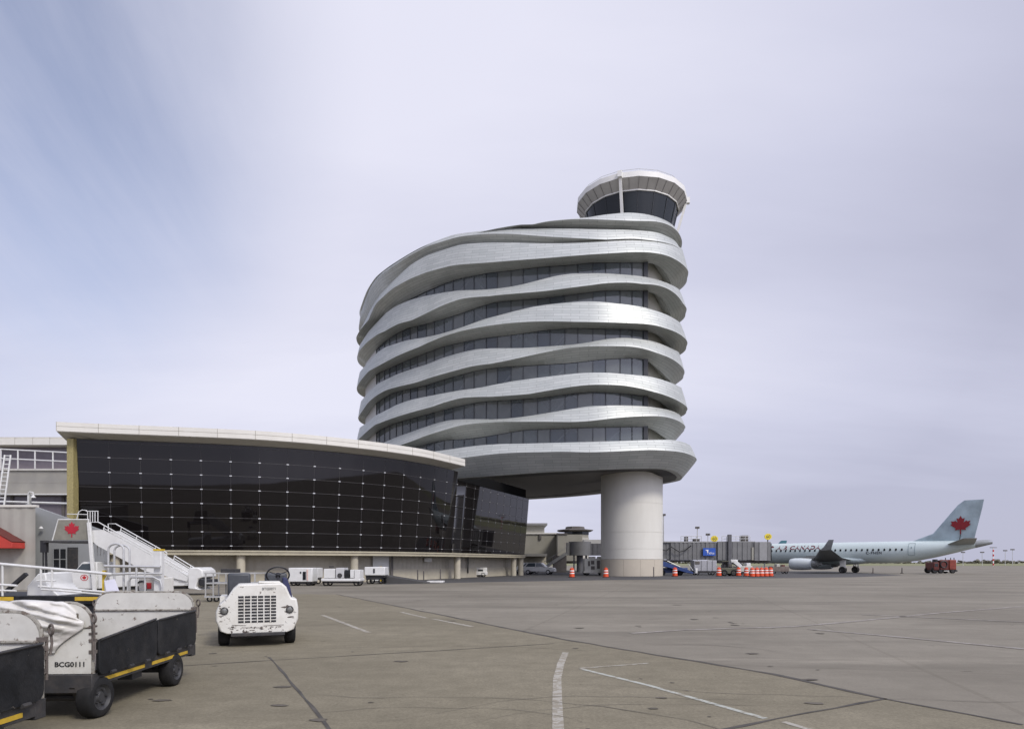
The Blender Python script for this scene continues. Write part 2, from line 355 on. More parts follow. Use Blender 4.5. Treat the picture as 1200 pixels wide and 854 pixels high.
# ------------------------------------------------------------------ ground
def ground_mat(name, c1, c2, joint, slab=7.5, rot=.35, jstrength=.5, streak=.3, fine=1.0):
    m = bpy.data.materials.new(name); m.use_nodes = True
    nt = m.node_tree; N = nt.nodes; L = nt.links; b = N['Principled BSDF']; b.inputs['Roughness'].default_value = .88; b.inputs['Specular IOR Level'].default_value = .3
    tc = N.new('ShaderNodeTexCoord')
    def noise(sc, det, rough, scl=(1, 1, 1), rz=0):
        mp = N.new('ShaderNodeMapping'); mp.inputs['Scale'].default_value = scl; mp.inputs['Rotation'].default_value = (0, 0, rz)
        n = N.new('ShaderNodeTexNoise'); n.inputs['Scale'].default_value = sc; n.inputs['Detail'].default_value = det; n.inputs['Roughness'].default_value = rough
        L.new(tc.outputs['Object'], mp.inputs['Vector']); L.new(mp.outputs[0], n.inputs['Vector']); return n.outputs['Fac']
    def mr(v, a, b_, c, d):
        k = N.new('ShaderNodeMapRange'); k.inputs['From Min'].default_value = a; k.inputs['From Max'].default_value = b_; k.inputs['To Min'].default_value = c; k.inputs['To Max'].default_value = d
        L.new(v, k.inputs['Value']); return k.outputs[0]
    def mix(f, a, bcol, mode='MIX'):
        x = N.new('ShaderNodeMix'); x.data_type = 'RGBA'; x.blend_type = mode
        L.new(f, x.inputs['Factor']) if not isinstance(f, float) else setattr(x.inputs['Factor'], 'default_value', f)
        L.new(a, x.inputs['A'])
        if isinstance(bcol, tuple): x.inputs['B'].default_value = (*bcol, 1)
        else: L.new(bcol, x.inputs['B'])
        return x.outputs['Result']
    r = N.new('ShaderNodeValToRGB'); r.color_ramp.elements[0].position = .3; r.color_ramp.elements[1].position = .7
    r.color_ramp.elements[0].color = (*c1, 1); r.color_ramp.elements[1].color = (*c2, 1)
    L.new(noise(.16, 8, .6), r.inputs['Fac']); out = r.outputs['Color']
    out = mix(mr(noise(.35, 6, .65, (.18, 1, 1), rot), .5, .72, 0, streak), out, tuple(c * .72 for c in c1))          # tyre streaks
    out = mix(mr(noise(.8, 5, .7, (.12, 1, 1), rot + .9), .55, .75, 0, streak * .8), out, tuple(min(1, c * 1.25) for c in c2))
    out = mix(mr(noise(.9, 4, .6), .68, .74, 0, .45 * streak * 3), out, tuple(c * .5 for c in c1))                    # oil stains
    out = mix(mr(noise(26, 4, .85), .35, .65, .0, .32 * fine), out, tuple(c * .55 for c in c1))                          # aggregate
    out = mix(mr(noise(2.2, 7, .75), .4, .7, 0, .28 * fine), out, tuple(c * .62 for c in c1))
    out = mix(mr(noise(9, 4, .7), .64, .70, 0, .3 * fine), out, tuple(c * .45 for c in c1))
    if slab:
        mp = N.new('ShaderNodeMapping'); mp.inputs['Rotation'].default_value = (0, 0, rot); mp.inputs['Scale'].default_value = (1 / slab,) * 3; mp.inputs['Location'].default_value = (.5, .42, 0)
        br = N.new('ShaderNodeTexBrick'); br.offset = 0; br.inputs['Scale'].default_value = 1; br.inputs['Brick Width'].default_value = 1; br.inputs['Row Height'].default_value = 1
        br.inputs['Mortar Size'].default_value = .006; br.inputs['Color1'].default_value = (1, 1, 1, 1); br.inputs['Color2'].default_value = (.93, .93, .93, 1); br.inputs['Mortar'].default_value = (*joint, 1)
        L.new(tc.outputs['Object'], mp.inputs['Vector']); L.new(mp.outputs[0], br.inputs['Vector'])
        out = mix(jstrength, out, br.outputs['Color'], 'MULTIPLY')
    L.new(out, b.inputs['Base Color'])
    bp = N.new('ShaderNodeBump'); bp.inputs['Strength'].default_value = .25; bp.inputs['Distance'].default_value = .01
    L.new(noise(60, 4, .7), bp.inputs['Height']); L.new(bp.outputs['Normal'], b.inputs['Normal'])
    return m
apron_m = ground_mat('apron_concrete', (.188, .169, .130), (.29, .264, .208), (.78, .77, .75), 7.5, .24, .5, .9)
pave_m = ground_mat('old_pavement', (.200, .176, .118), (.305, .272, .193), (.5, .5, .5), 0, .3, .5, .7, 2.0)
road_m = ground_mat('dark_asphalt', (.075, .073, .07), (.10, .098, .093), (.5,) * 3, 0, .2, .5, .3)
line_m = M('faded_line_paint', (.36, .34, .285), .8, var=.15, scale=3, chips=(.245, .218, .163), chip_amt=1.2, chip_scale=7)
teal_line = M('faded_teal_line', (.39, .40, .345), .8, var=.12, scale=3, chips=(.245, .218, .163), chip_amt=1.0, chip_scale=6)
pale_line = M('worn_pale_line', (.29, .265, .23), .85, var=.15, scale=1, chips=(.205, .183, .152), chip_amt=1.2, chip_scale=1.5)
joint_m = M('joint_tar', (.07, .063, .053), .9, var=.4, scale=2)
grass_m = M('airfield_grass', (.19, .19, .09), .95, var=.3, scale=.05)
tree_m = M('far_foliage', (.12, .115, .085), .95, var=.4, scale=.15)

def sheet(name, pts, mat, z, kind='structure'):
    mb = MB(); mb.face([(p[0], p[1], z) for p in pts]); o = mb.build(name, mat); o['kind'] = kind; return o
sheet('apron', [(-2500, -60), (2500, -60), (2500, 5000), (-2500, 5000)], apron_m, 0)
edge = [(394, 696), (525, 722), (660, 749), (750, 764), (900, 789), (1040, 819), (1130, 836), (1200, 849)]
ep = [gp(*p) for p in edge]
sheet('pavement', [(-80, 36.3), (-30, 37)] + [ (p[0], p[1]) for p in ep] + [(6.2, 5.2), (8.5, -8), (-80, -8)], pave_m, .004)
sheet('service_road', [gp(452, 684.5)[:2], gp(560, 682)[:2], gp(700, 679.5)[:2], gp(1000, 676)[:2], gp(1060, 673.5)[:2], (60, 130), (-40, 130)], road_m, .004)
def strip(name, pxs, w, mat, z=.008, jit=0.0, kind='structure'):
    P = [Vector(gp(*p)).xy for p in pxs]
    P = resample(P, step=.5) if jit else P
    mb = MB(); lo = []; hi = []
    for i, p in enumerate(P):
        d = (P[min(i + 1, len(P) - 1)] - P[max(i - 1, 0)]).normalized(); n = Vector((-d.y, d.x))
        j = random.uniform(-jit, jit); ww = w / 2 * (1 + (random.uniform(-.5, .5) if jit else 0))
        lo.append((*(p + n * (ww + j)), z)); hi.append((*(p - n * (ww - j)), z))
    mb.loft([lo, hi], closed_u=False, sm=False); o = mb.build(name, mat); o['kind'] = kind; return o
strip('pavement_joint', edge, .09, joint_m, .009, .03)
strip('pavement_joint', [(1040, 819), (960, 833), (850, 854), (700, 890)], .05, joint_m, .009, .02)
strip('pavement_joint', [(316, 770), (340, 798), (362, 824), (386, 856), (420, 900)], .035, joint_m, .009, .012)
strip('pavement_joint', [(200, 781), (380, 770), (520, 762), (650, 754)], .03, joint_m, .009, .012)
strip('painted_line', [(378, 720.5), (432, 741)], .13, line_m)
strip('painted_line', [(470, 717), (500, 724)], .13, line_m); strip('painted_line', [(507, 725), (528, 729)], .12, line_m); strip('painted_line', [(528, 729), (553, 734)], .16, line_m)
strip('painted_line', [(680, 783.5), (760, 803), (830, 823), (897, 842)], .085, teal_line)
strip('painted_line', [(918, 846), (960, 858), (1010, 873)], .085, line_m)
strip('painted_line', [(680, 783), (760, 777)], .07, line_m)
strip('painted_line', [(663, 764), (657, 778), (653, 795), (653, 820), (654, 850), (655, 880)], .12, line_m, .008)
strip('painted_line', [(948, 737), (1030, 744), (1110, 751.5), (1230, 763)], .22, pale_line)
strip('painted_line', [(800, 738), (930, 734), (1000, 728), (1100, 718), (1230, 708)], .2, pale_line)
strip('painted_line', [(1010, 720), (1230, 730)], .2, pale_line)
strip('painted_line', [(740, 742), (800, 738)], .2, pale_line)
# cracks and tar spots on the old pavement
cr_m = M('crack_dark', (.10, .088, .068), .95, var=.3)
def crack(x, y, ang, n, w):
    P = []
    for k in range(n):
        P.append((x, y)); ang += random.uniform(-.35, .35); x += cos(ang) * .35; y += sin(ang) * .35
    mb = MB(); lo, hi = [], []
    for k, (x, y) in enumerate(P):
        ww = w * random.uniform(.4, 1.2) * min(1, k / 3 + .1, (n - 1 - k) / 3 + .1); lo.append((x - ww * sin(ang), y + ww, .0105)); hi.append((x + ww * sin(ang), y - ww, .0105))
    mb.loft([lo, hi], closed_u=False, sm=False); o = mb.build('pavement_crack', cr_m); o['kind'] = 'structure'
for a in ((-1.5, 7.2, .5, 16, .006), (1.2, 6.6, 2.2, 14, .005), (-2.6, 8.8, -.3, 18, .006), (.8, 9.5, .2, 20, .007), (3.4, 8.0, 2.8, 15, .006), (-.4, 11.5, .4, 22, .008), (-6, 18, .1, 26, .012), (2, 13, 2.9, 20, .009)): crack(*a)
mb = MB()
for k in range(70):
    y = 5.6 + 26 * random.random() ** 2; x = random.uniform(-.62, .5) * y; r = random.choice((.015, .02, .03, .05)) * (1 + y / 20); n = 9
    ring_ = [(x + r * random.uniform(.6, 1.5) * 1.4 * cos(2 * pi * j / n), y + r * random.uniform(.6, 1.3) * sin(2 * pi * j / n), .0115) for j in range(n)]
    mb.face(ring_)
o = mb.build('tar_spots', cr_m); tag(o, 'small dark tar spots scattered on the old pavement', 'tar spots', kind='stuff')
# far airfield
go = sheet('grass', [(-2400, 330), (2400, 330), (2400, 2400), (-2400, 2400)], grass_m, .02, 'stuff'); tag(go, 'flat green airfield grass beyond the apron', 'grass')
mb = MB()
for i in range(1500):
    x = random.uniform(-900, 1300); y = random.uniform(780, 900) ; h = random.uniform(1.2, 3.4) * (1 + .5 * sin(x * .013)); w = random.uniform(3, 9)
    for k in range(3):
        cx, cz = x + random.uniform(-w, w) * .5, h * random.uniform(.25, .75); rr = h * random.uniform(.3, .5)
        n = 6; ring = [(cx + rr * 1.5 * cos(2 * pi * j / n) * random.uniform(.7, 1.2), y + random.uniform(-2, 2), max(0, cz + rr * sin(2 * pi * j / n) * random.uniform(.6, 1.2))) for j in range(n)]
        mb.raw(ring + [(cx, y - rr, cz)], [(j, (j + 1) % n, n) for j in range(n)])
o = mb.build('treeline', tree_m); tag(o, 'low dark line of woods on the horizon', 'woods', kind='stuff')

# ------------------------------------------------------------------ control tower
GC = [(19.3, 90.5), (19.8, 85.8), (18.4, 82.2), (15.2, 80.3), (9, 79.3), (0, 81.2), (-6.8, 84.7), (-14.2, 91), (-19.4, 97.5), (-22.3, 104), (-22.7, 111), (-17.5, 118.5), (-8, 120.5), (2.5, 115.5), (12.5, 105.5)]
NS = 520
G2 = resample([Vector((*p, 0)) for p in GC] and catmull([(*p, 0) for p in GC], True, 24), count=NS, closed=True)
GN = []
for i in range(NS):
    d = (G2[(i + 1) % NS] - G2[i - 1]).normalized(); GN.append(Vector((-d.y, d.x, 0)))
cen = sum(G2, Vector()) / NS
if (G2[60] - cen).dot(GN[60]) < 0: GN = [-n for n in GN]
# smooth the normals so that offset curves stay fair
for _ in range(10): GN = [(GN[i - 1] + GN[i] * 2 + GN[(i + 1) % NS]).normalized() for i in range(NS)]
def offc(off): return [G2[i] + GN[i] * off for i in range(NS)]
def interp(tab, x):
    if x <= tab[0][0]: return tab[0][1]
    for (a, ya), (b, yb) in zip(tab, tab[1:]):
        if x <= b: return ya + (yb - ya) * (x - a) / (b - a)
    return tab[-1][1]
def lineZ(curve, tab, sig=2.2):
    tab = sorted(tab); zs = [None] * NS
    for i, p in enumerate(curve):
        px = CX + p.x * F / p.y
        if GN[i].dot(-Vector((p.x, p.y, 0))) > 0 and tab[0][0] <= px <= tab[-1][0]:
            zs[i] = EYE + (HOR - interp(tab, px)) * p.y / F
    known = [i for i in range(NS) if zs[i] is not None]
    for a, b in zip(known, known[1:] + [known[0] + NS]):
        for k in range(a + 1, b):
            t = (k - a) / (b - a); t = t * t * (3 - 2 * t); zs[k % NS] = zs[a] * (1 - t) + zs[b % NS] * t
    for _ in range(int(sig * 6)): zs = [(zs[i - 1] + 2 * zs[i] + zs[(i + 1) % NS]) / 4 for i in range(NS)]
    return zs
T = lambda s: [tuple(float(v) for v in p.split(':')) for p in s.split()]
BANDS = [
 # name offset, top, lip, bottom tables: photo trace x:y
 dict(lip=1.45, up=.9, bo=.3,
  top=T('418:391 424:368 434:341 445:325 460:314 480:302 500:291 530:282 560:277 580:272 605:267.4 640:259 670:256.3 690:255 705:252 735:249 755:250.5 770:254 785:261'),
  mid=T('418:392 424:369 434:342 445:326 460:315 480:303 500:292 530:283 560:278 580:272.5 605:267.9 640:259.6 670:257 690:257 740:259 770:259.5 785:264 795:272 799:281'),
  bot=T('418:393 424:370 434:343 445:327 460:316 480:304 500:293 530:284 560:279 580:273 605:269 640:268.7 670:268.6 690:269 740:270 765:272.5 785:282')),
 dict(lip=1.6, up=1.1, bo=.8,
  top=T('417:394 424:363 434:336 445:321 460:309.5 480:297 500:286.5 530:275.3 540:273.5 570:270 600:268 640:268 670:268 690:268.5 740:269.5 770:272 790:281'),
  mid=T('417:400 424:366 434:338 445:323 460:312.5 480:299.5 500:288.8 530:279.5 540:277 570:274 600:274.2 640:277.3 670:279 690:280 740:282.5 770:284.5 790:289 800:297'),
  bot=T('418:404 423:389 435:363 445:348 460:331 480:312 500:300 530:290.5 540:287 570:285 600:285 640:286.3 670:286.3 690:286 740:283.5 770:287 785:291')),
 dict(lip=2.2, up=1.5, bo=.1,
  top=T('418:402 423:387 435:361 445:346 460:330 480:311 500:299 530:289.5 540:286.3 570:284.4 600:284.4 640:285.4 670:285 690:284 740:281 770:283 790:286.5 800:292'),
  mid=T('416:420 421:406 430:379 440:356 460:338 480:327 500:319 530:311 540:310 570:308 600:305.5 640:302.5 670:300 690:298.5 740:295.5 760:295.6 780:298.5 795:306 803:313 808:320'),
  bot=T('419:414 421:407 432:389.5 453:368 464:360 480:350.5 500:341 510:336.5 530:328.5 540:326 570:320 600:316.5 640:312 670:310.3 690:307.8 740:307.5 760:308 769:309.5 777:315.4 784:327')),
 dict(lip=2.0, up=1.3, bo=.1,
  top=T('419:411 421:405.5 432:388 453:366 464:358.5 479:352 497:347 518:343 540:340 560:340 580:338.5 600:336 620:331.5 640:326 655:322.5 670:320.5 690:320.3 710:320.3 740:322.5 755:324.2 770:327.5 785:333 796:339'),
  mid=T('416:425 421:411 430:401 442:392 459:384.7 480:376.5 497:368.4 518:358 540:350 560:347.8 580:346.7 600:346 620:345 640:343.3 670:338 690:334.6 710:331.7 740:331 760:334 770:337 787:343.5 798:353 805:362'),
  bot=T('418:437 422:433 426:428 439:411 451:400 464:391 480:383.5 497:380 518:374 540:367 560:359.8 580:353.8 600:352 620:350.5 640:349 670:345 690:342.4 708:340.3 740:340.3 760:341 772:346 781:356 785:367')),
 dict(lip=2.1, up=1.4, bo=.1,
  top=T('418:441 424:433 432:424 442:413 451:407 464:402.5 477:398.5 497:395.5 518:391 540:384 567:374 594:367 620:360.3 640:357 670:354 690:353 708:354 740:357.6 755:360 772:365 785:370.6 797:378'),
  mid=T('416:462 417:460 421:454 432:437.7 446:428.7 464:419.3 479:413 497:403.5 518:394.5 540:387.7 567:382.5 594:378.7 620:377 640:376.5 670:377 690:378 740:379 762:381 781:384.7 796:391 804:398 807:404'),
  bot=T('418:476 420:472 424:461.5 432:448.5 442.5:437.3 462:428.7 479:421 497:414 518:406 540:401 567:396 594:393 620:389.5 640:386.3 670:384.2 690:384.7 740:386 757:387.5 775:394 783:402')),
 dict(lip=1.75, up=1.1, bo=.1,
  top=T('419:476 424:469 432:459 442:449.6 464:439 486:431 497:428 518:419.5 540:413 560:408.7 580:408 610:408 640:406 670:404 690:401.3 712:396.8 733:395.5 755:397.7 770:401 787:408.5 796:413'),
  mid=T('417:494 424:486 435:476.7 448:463.7 460:458 479:453 497:448.5 518:441 540:434.7 562:428.5 589:423.7 616:417.7 643:411.8 670:407 690:405.8 712:405.5 740:406 755:408.5 771:414 787:420 797:427.5 802:434'),
  bot=T('419:502 423:496 432:484 440:473.3 448:467 462:459.5 479:455.5 497:452 518:445 540:439 558:434 572:431.7 594:429.5 630:427.6 670:425 690:422.6 712:420.4 740:419.3 757:420 767:430 777:437 781:444')),
 dict(lip=2.1, up=1.4, bo=.1,
  top=T('418:504 423:500 432:494 441:486 447:483.5 464:474.5 479:469 497:465 518:461 540:457 558:455 578:451 598:447 620:444 640:441.5 670:437.8 690:436.6 712:436.6 740:439 755:440 770:443 787:448.5 799:454.5'),
  mid=T('417:519 426:509 440:497 459:492 479:486 497:480 518:472.3 540:466 558:465 578:464.8 598:464.6 620:461.7 640:458 670:453 690:450.8 712:450.7 733:451.8 755:456 774:461.5 790:467 803:475 806:479'),
  bot=T('419:525 434:512.5 446:503 459:497 479:491 497:486 518:480.5 540:475 562:470.7 598:468.5 620:467 640:465 670:461 690:459 712:459.5 733:461 757:464 770:469 783:477')),
 dict(lip=1.85, up=1.2, bo=.1,
  top=T('419:535 440:523 462:513 479:507 497:500.5 513:495 527:492 540:491 562:491 580:491.3 598:490 620:487.3 640:484 670:479 690:475.8 712:475 740:475 755:475.6 771:477.8 787:481 798:486.4'),
  mid=T('418:543 440:532 462:524 486:515.7 497:511 518:504.5 540:498 562:495.5 583:494.2 598:494 640:494 670:494.5 690:493.6 712:490.8 733:488.6 755:487.5 776:487.5 790:490.8 800:496 804:501'),
  bot=T('419:549 440:541 462:533 486:524 502:519.5 513:517 527:515 540:514.6 558:513 578:509.7 598:506 620:503 640:502.7 670:501.6 690:500.6 712:500.5 740:500 757:499.5 768:505 776:511 782:516')),
 dict(lip=3.2, up=2.5, bo=1.5,
  top=T('418:549 440:542 470:535 500:530 530:526 546:523.5 568:521 588:520 610:519.7 638:519 690:517.6 740:516 770:515 787:515 801:517.6 811:523'),
  mid=T('416:560 440:554 470:547 500:542 530:537.5 546:536 568:533 588:531 610:530 638:529.5 660:529 690:530 712:529.3 740:528 762:527 790:528.4 805:531 815:536'),
  bot=T('417:576 440:571 470:566 500:562.5 537:560 568:558 588:556.6 610:555 638:553 660:552 690:550.6 733:549 762:548.5 781:549 791:552 798:557')),
]
tower = thing('control_tower', 'tall airport control tower wrapped in wavy silver metal bands on a round white pier', 'control tower', (0, 95, 0))
PIER = (15.1, 86.2); PR = 3.85
arc = [0.]
for i in range(NS): arc.append(arc[-1] + (G2[(i + 1) % NS] - G2[i]).length)
def add_band(bd):
    def voff(o):
        out = []
        for i in range(NS):
            t = min(1, max(0, (G2[i].x + 23) / 12)); t = t * t * (3 - 2 * t); out.append(G2[i] + GN[i] * (o * (.62 + .38 * t)))
        return out
    cT, cL, cB = voff(bd['up']), voff(bd['lip']), voff(bd['bo'])
    zT, zL, zB = lineZ(cT, bd['top']), lineZ(cL, bd['mid']), lineZ(cB, bd['bot'])
    bd['zT'], bd['zL'], bd['zB'] = zT, zL, zB
    zL = [min(max(zL[i], zB[i] + .02), zT[i] - .02) if zT[i] > zB[i] + .05 else (zT[i] + zB[i]) / 2 for i in range(NS)]
    bm = bmesh.new(); uvl = bm.loops.layers.uv.new('UVMap')
    rows = []; prof = []
    for i in range(NS):
        t, l, b = cT[i].copy(), cL[i].copy(), cB[i].copy(); t.z, l.z, b.z = zT[i], zL[i], zB[i]
        # softly rounded lip, slightly bellied faces
        tin = G2[i] - GN[i] * 1.6; tin.z = zT[i] - .25
        ns_ = min(1, max(0, (G2[i].x - 14.6) / 2.0)) if bd['bo'] < .2 else 0
        bin_ = G2[i] - GN[i] * (1.6 - .5 * ns_); bin_.z = zB[i] + .12 + .75 * ns_
        um = t.lerp(l, .5) + GN[i] * .04; dm = l.lerp(b, .5) + GN[i] * .03
        pts = [tin, t, um, l, dm, b, bin_]
        rows.append([bm.verts.new(p) for p in pts])
        a = [0.]
        for p, q in zip(pts, pts[1:]): a.append(a[-1] + (q - p).length)
        prof.append([x - a[3] for x in a])
    for i in range(NS):
        j = (i + 1) % NS
        for k in range(6):
            f = bm.faces.new((rows[i][k], rows[j][k], rows[j][k + 1], rows[i][k + 1])); f.smooth = True
            f.material_index = 0
            for lp, (ii, kk, u) in zip(f.loops, ((i, k, arc[i]), (j, k, arc[i + 1]), (j, k + 1, arc[i + 1]), (i, k + 1, arc[i]))):
                lp[uvl].uv = (u, prof[ii][kk])
    bmesh.ops.recalc_face_normals(bm, faces=bm.faces)
    me = bpy.data.meshes.new('cladding_band'); bm.to_mesh(me); bm.free(); me.materials.append(zinc)
    me.transform(ROOTM[tower.name].inverted()); 
    try: me.set_sharp_from_angle(angle=radians(30))
    except Exception: pass
    o = bpy.data.objects.new('cladding_band', me); COL.objects.link(o); o.parent = tower; ROOTM[o.name] = ROOTM[tower.name].copy()
    return o
band_objs = [add_band(b) for b in BANDS]
band_objs[-1]['label'] = 'deep lowest metal band with the widest overhang'
def sidx(px):                                    # front-side sample under a photo column
    best = None
    for i in range(NS):
        p = G2[i]
        if GN[i].dot(-Vector((p.x, p.y, 0))) > 0:
            e = abs(CX + p.x * F / p.y - px)
            if best is None or e < best[0]: best = (e, i)
    return best[1]
i757, i441 = sidx(757), sidx(441)
lo_i, hi_i = min(i757, i441), max(i757, i441)
# windows between bands 2..8
for r in range(2, 8):
    zt, zb = BANDS[r]['zB'], BANDS[r + 1]['zT']
    mb = MB(); A = []; B = []
    for i in range(lo_i, hi_i + 1):
        a, b = G2[i].copy(), G2[i].copy(); a.z = zt[i] + .35; b.z = min(zb[i] - .5, zt[i] - .2); A.append(a); B.append(b)
    dpl = arc[lo_i]; acc = -1; cur = 0
    for k in range(len(A) - 1):
        pn = int((arc[lo_i + k] - dpl) / 1.62)
        if pn != acc: acc = pn; cur = random.choice((0, 0, 1, 1, 2))
        mb.mi = cur; mb.face([A[k], A[k + 1], B[k + 1], B[k]], True)
    win = mb.build('window_band', TG, tower, world=True)
    mb = MB(); step = 1.62; d = 0; nxt = 0
    for i in range(lo_i, hi_i):
        d = arc[i] - arc[lo_i]
        if d >= nxt or i == hi_i - 1:
            nxt += step
            p = G2[i] + GN[i] * .04; mb.bar((p.x, p.y, zb[i] - .5), (p.x, p.y, zt[i] + .3), .07, .1)
    for off, dz, h in ((.06, -.05, .16),):
        P = [(G2[i] + GN[i] * off + Vector((0, 0, zt[i] + dz))) for i in range(lo_i, hi_i + 1)]
        Q = [p + Vector((0, 0, h)) for p in P]; mb.loft([P, Q], closed_u=False)
    e = G2[lo_i if lo_i == i757 else hi_i]; en = GN[lo_i if lo_i == i757 else hi_i]; k = lo_i if lo_i == i757 else hi_i
    mb.bar((e.x, e.y, zb[k] - .5), (e.x, e.y, zt[k] + .3), .5, .6)
    mb.build('mullions', mull_m, win, world=True)
    mb = MB(); i = lo_i + 10; up = True
    while i < hi_i - 16:
        p, q = G2[i] - GN[i] * .7, G2[i + 13] - GN[i + 13] * .7
        a, b = (zt[i] + .2, zb[i + 13] - .6) if up else (zb[i] - .6, zt[i + 13] + .2)
        mb.bar((p.x, p.y, a), (q.x, q.y, b), .2); i += 13; up = not up
    mb.build('brace', brace_m, tower, world=True)
    # blank cladding wall from the left end of the glass round the back to the nose
    mb = MB(); A = []; B = []
    idx = [(hi_i + k) % NS for k in range(0, (NS - hi_i) + 1)] if i757 < i441 else [k for k in range(0, lo_i + 1)]
    if i757 < i441: idx = idx[:-1] + list(range(0, 4))
    for i in idx:
        a, b = G2[i].copy(), G2[i].copy(); a.z = zt[i] + .35; b.z = min(zb[i] - .5, zt[i] - .1); A.append(a); B.append(b)
    mb.loft([A, B], closed_u=False); mb.build('blank_wall', M('pale_wall', (.55, .55, .53), .5, var=.06), tower, world=True)
# inner core behind the glass
mb = MB()
core = [i for i in range(NS) if G2[i].x < 10.5]
P = [G2[i] - GN[i] * 2.6 for i in core]
rings = [[Vector((p.x, p.y, z)) for p in P] for z in (12.6, 40.5)]
mb.loft(rings, sm=False); mb.build('core_wall', interior, tower, world=True)
# roof deck
mb = MB(); mb.face([(p.x, p.y, BANDS[1]['zT'][i] - .4) for i, p in enumerate(offc(-.5))]); mb.build('roof_deck', soffit_g, tower, world=True)
# soffit under the lowest band
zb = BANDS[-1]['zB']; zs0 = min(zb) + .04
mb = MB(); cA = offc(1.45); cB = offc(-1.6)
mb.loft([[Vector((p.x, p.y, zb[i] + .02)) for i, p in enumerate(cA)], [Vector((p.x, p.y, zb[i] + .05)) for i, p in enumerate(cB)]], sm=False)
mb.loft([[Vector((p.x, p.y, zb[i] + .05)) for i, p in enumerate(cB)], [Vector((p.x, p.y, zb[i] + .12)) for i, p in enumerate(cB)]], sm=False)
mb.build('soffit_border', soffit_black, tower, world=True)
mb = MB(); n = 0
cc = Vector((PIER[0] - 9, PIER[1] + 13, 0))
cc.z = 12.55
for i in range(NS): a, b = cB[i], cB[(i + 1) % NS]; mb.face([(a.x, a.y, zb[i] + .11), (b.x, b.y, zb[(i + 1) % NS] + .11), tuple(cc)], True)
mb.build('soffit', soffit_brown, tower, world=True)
# pier
mb = MB()
n = 64
def ring(r, z, c=PIER, n=64, ph=0): return [Vector((c[0] + r * cos(2 * pi * k / n + ph), c[1] + r * sin(2 * pi * k / n + ph), z)) for k in range(n)]
zj = [2.05, 3.3, 5.35, 8.9, 12.3, 40.8]
for a, b in zip(zj, zj[1:]): mb.loft([ring(PR, a + .03), ring(PR, b)]); mb.loft([ring(PR, b), ring(PR - .03, b + .002), ring(PR - .03, b + .028), ring(PR, b + .03)])
mb.build('pier', pier_white, tower, world=True)
mb = MB(); mb.loft([ring(PR + .02, 0), ring(PR + .02, 2.05), ring(PR - .1, 2.06)]); 
for k in range(12):
    t = 2 * pi * k / 12 + .1; m = Matrix.Translation((PIER[0], PIER[1], 0)) @ Matrix.Rotation(t, 4, 'Z'); mb.mi = 1; mb.box(PR, PR + .024, -.015, .015, .02, 2.03, m)
mb.build('pier_plinth', [pier_cream, M('joint_brown', (.3, .26, .2), .9)], tower, world=True)
# cab
CAB = (15.05, 86.3); NF = 18; ph = -pi / 2 - .035
def cring(r, z): return ring(r, z, CAB, NF, ph)
mb = MB(); mb.loft([cring(6.35, 46.5), cring(6.86, 46.62), cring(6.86, 47.25), cring(6.6, 47.25), cring(6.6, 47.0)], sm=False); mb.face(cring(6.6, 47.0)); mb.build('cab_roof', cab_white, tower, world=True)
mb = MB(); mb.loft([cring(6.84, 46.6), cring(5.92, 45.62)], sm=False)
for k in range(NF * 2):
    a = ph + pi * k / NF; rr = cos(pi / NF) if k % 2 else 1.
    p = lambda r, z: Vector((CAB[0] + r * rr * cos(a), CAB[1] + r * rr * sin(a), z)); mb.mi = 1; mb.bar(p(6.86, 46.58), p(5.95, 45.6), .035)
mb.build('cab_eave', [cab_panel, M('cab_seam', (.16, .15, .14), .6)], tower, world=True)
mb = MB(); mb.loft([cring(5.93, 45.7), cring(5.93, 45.5), cring(5.8, 45.5)], sm=False); mb.build('cab_sill_ring', cab_white, tower, world=True)
mb = MB(); mb.loft([cring(5.8, 45.6), cring(4.75, 41.2)], sm=False); cg = mb.build('cab_window', cab_glass, tower, world=True)
mb = MB()
for a, b in zip(cring(5.82, 45.6), cring(4.77, 41.2)): mb.bar(a, b, .06)
mb.build('mullions', mull_m, cg, world=True)
mb = MB(); mb.loft([cring(2.2, 40), cring(2.2, 45.5)], sm=False); mb.loft([cring(5.7, 45.45), cring(.1, 45.4)], sm=False); mb.loft([cring(4.7, 41.3), cring(.1, 41.3)], sm=False)
for k in range(6):
    m = Matrix.Translation((*CAB, 0)) @ Matrix.Rotation(k + .3, 4, 'Z'); mb.box(3.4, 4.2, -.8, .8, 41.3, 42.3, m)
mb.build('cab_interior', M('cab_inside', (.05, .05, .052), .8, var=.3), tower, world=True)
for a in (-20.5, 84, 190, -125):
    t = -pi / 2 + radians(a); u = Vector((cos(t), sin(t), 0)); c = Vector((*CAB, 0))
    mb = MB(); mb.bar(c + u * 6.95 + Vector((0, 0, 47.2)), c + u * 5.0 + Vector((0, 0, 40.6)), .32, .3); mb.box(-.25, .25, -.3, .3, 46.6, 47.3, Matrix.Translation(c + u * 6.95) @ Matrix.Rotation(t + pi / 2, 4, 'Z'))
    mb.build('cab_strut', cab_white, tower, world=True)
mb = MB(); mb.tube(cring(6.5, 47.65), .025, 6, True)
for p in cring(6.5, 47.65): mb.bar(p, p - Vector((0, 0, .6)), .03)
mb.cyl((15, 84, 47), (15, 84, 49.2), .03); mb.cyl((16.5, 86, 47), (16.5, 86, 48.3), .03)
mb.build('roof_rail', steel, tower, world=True)

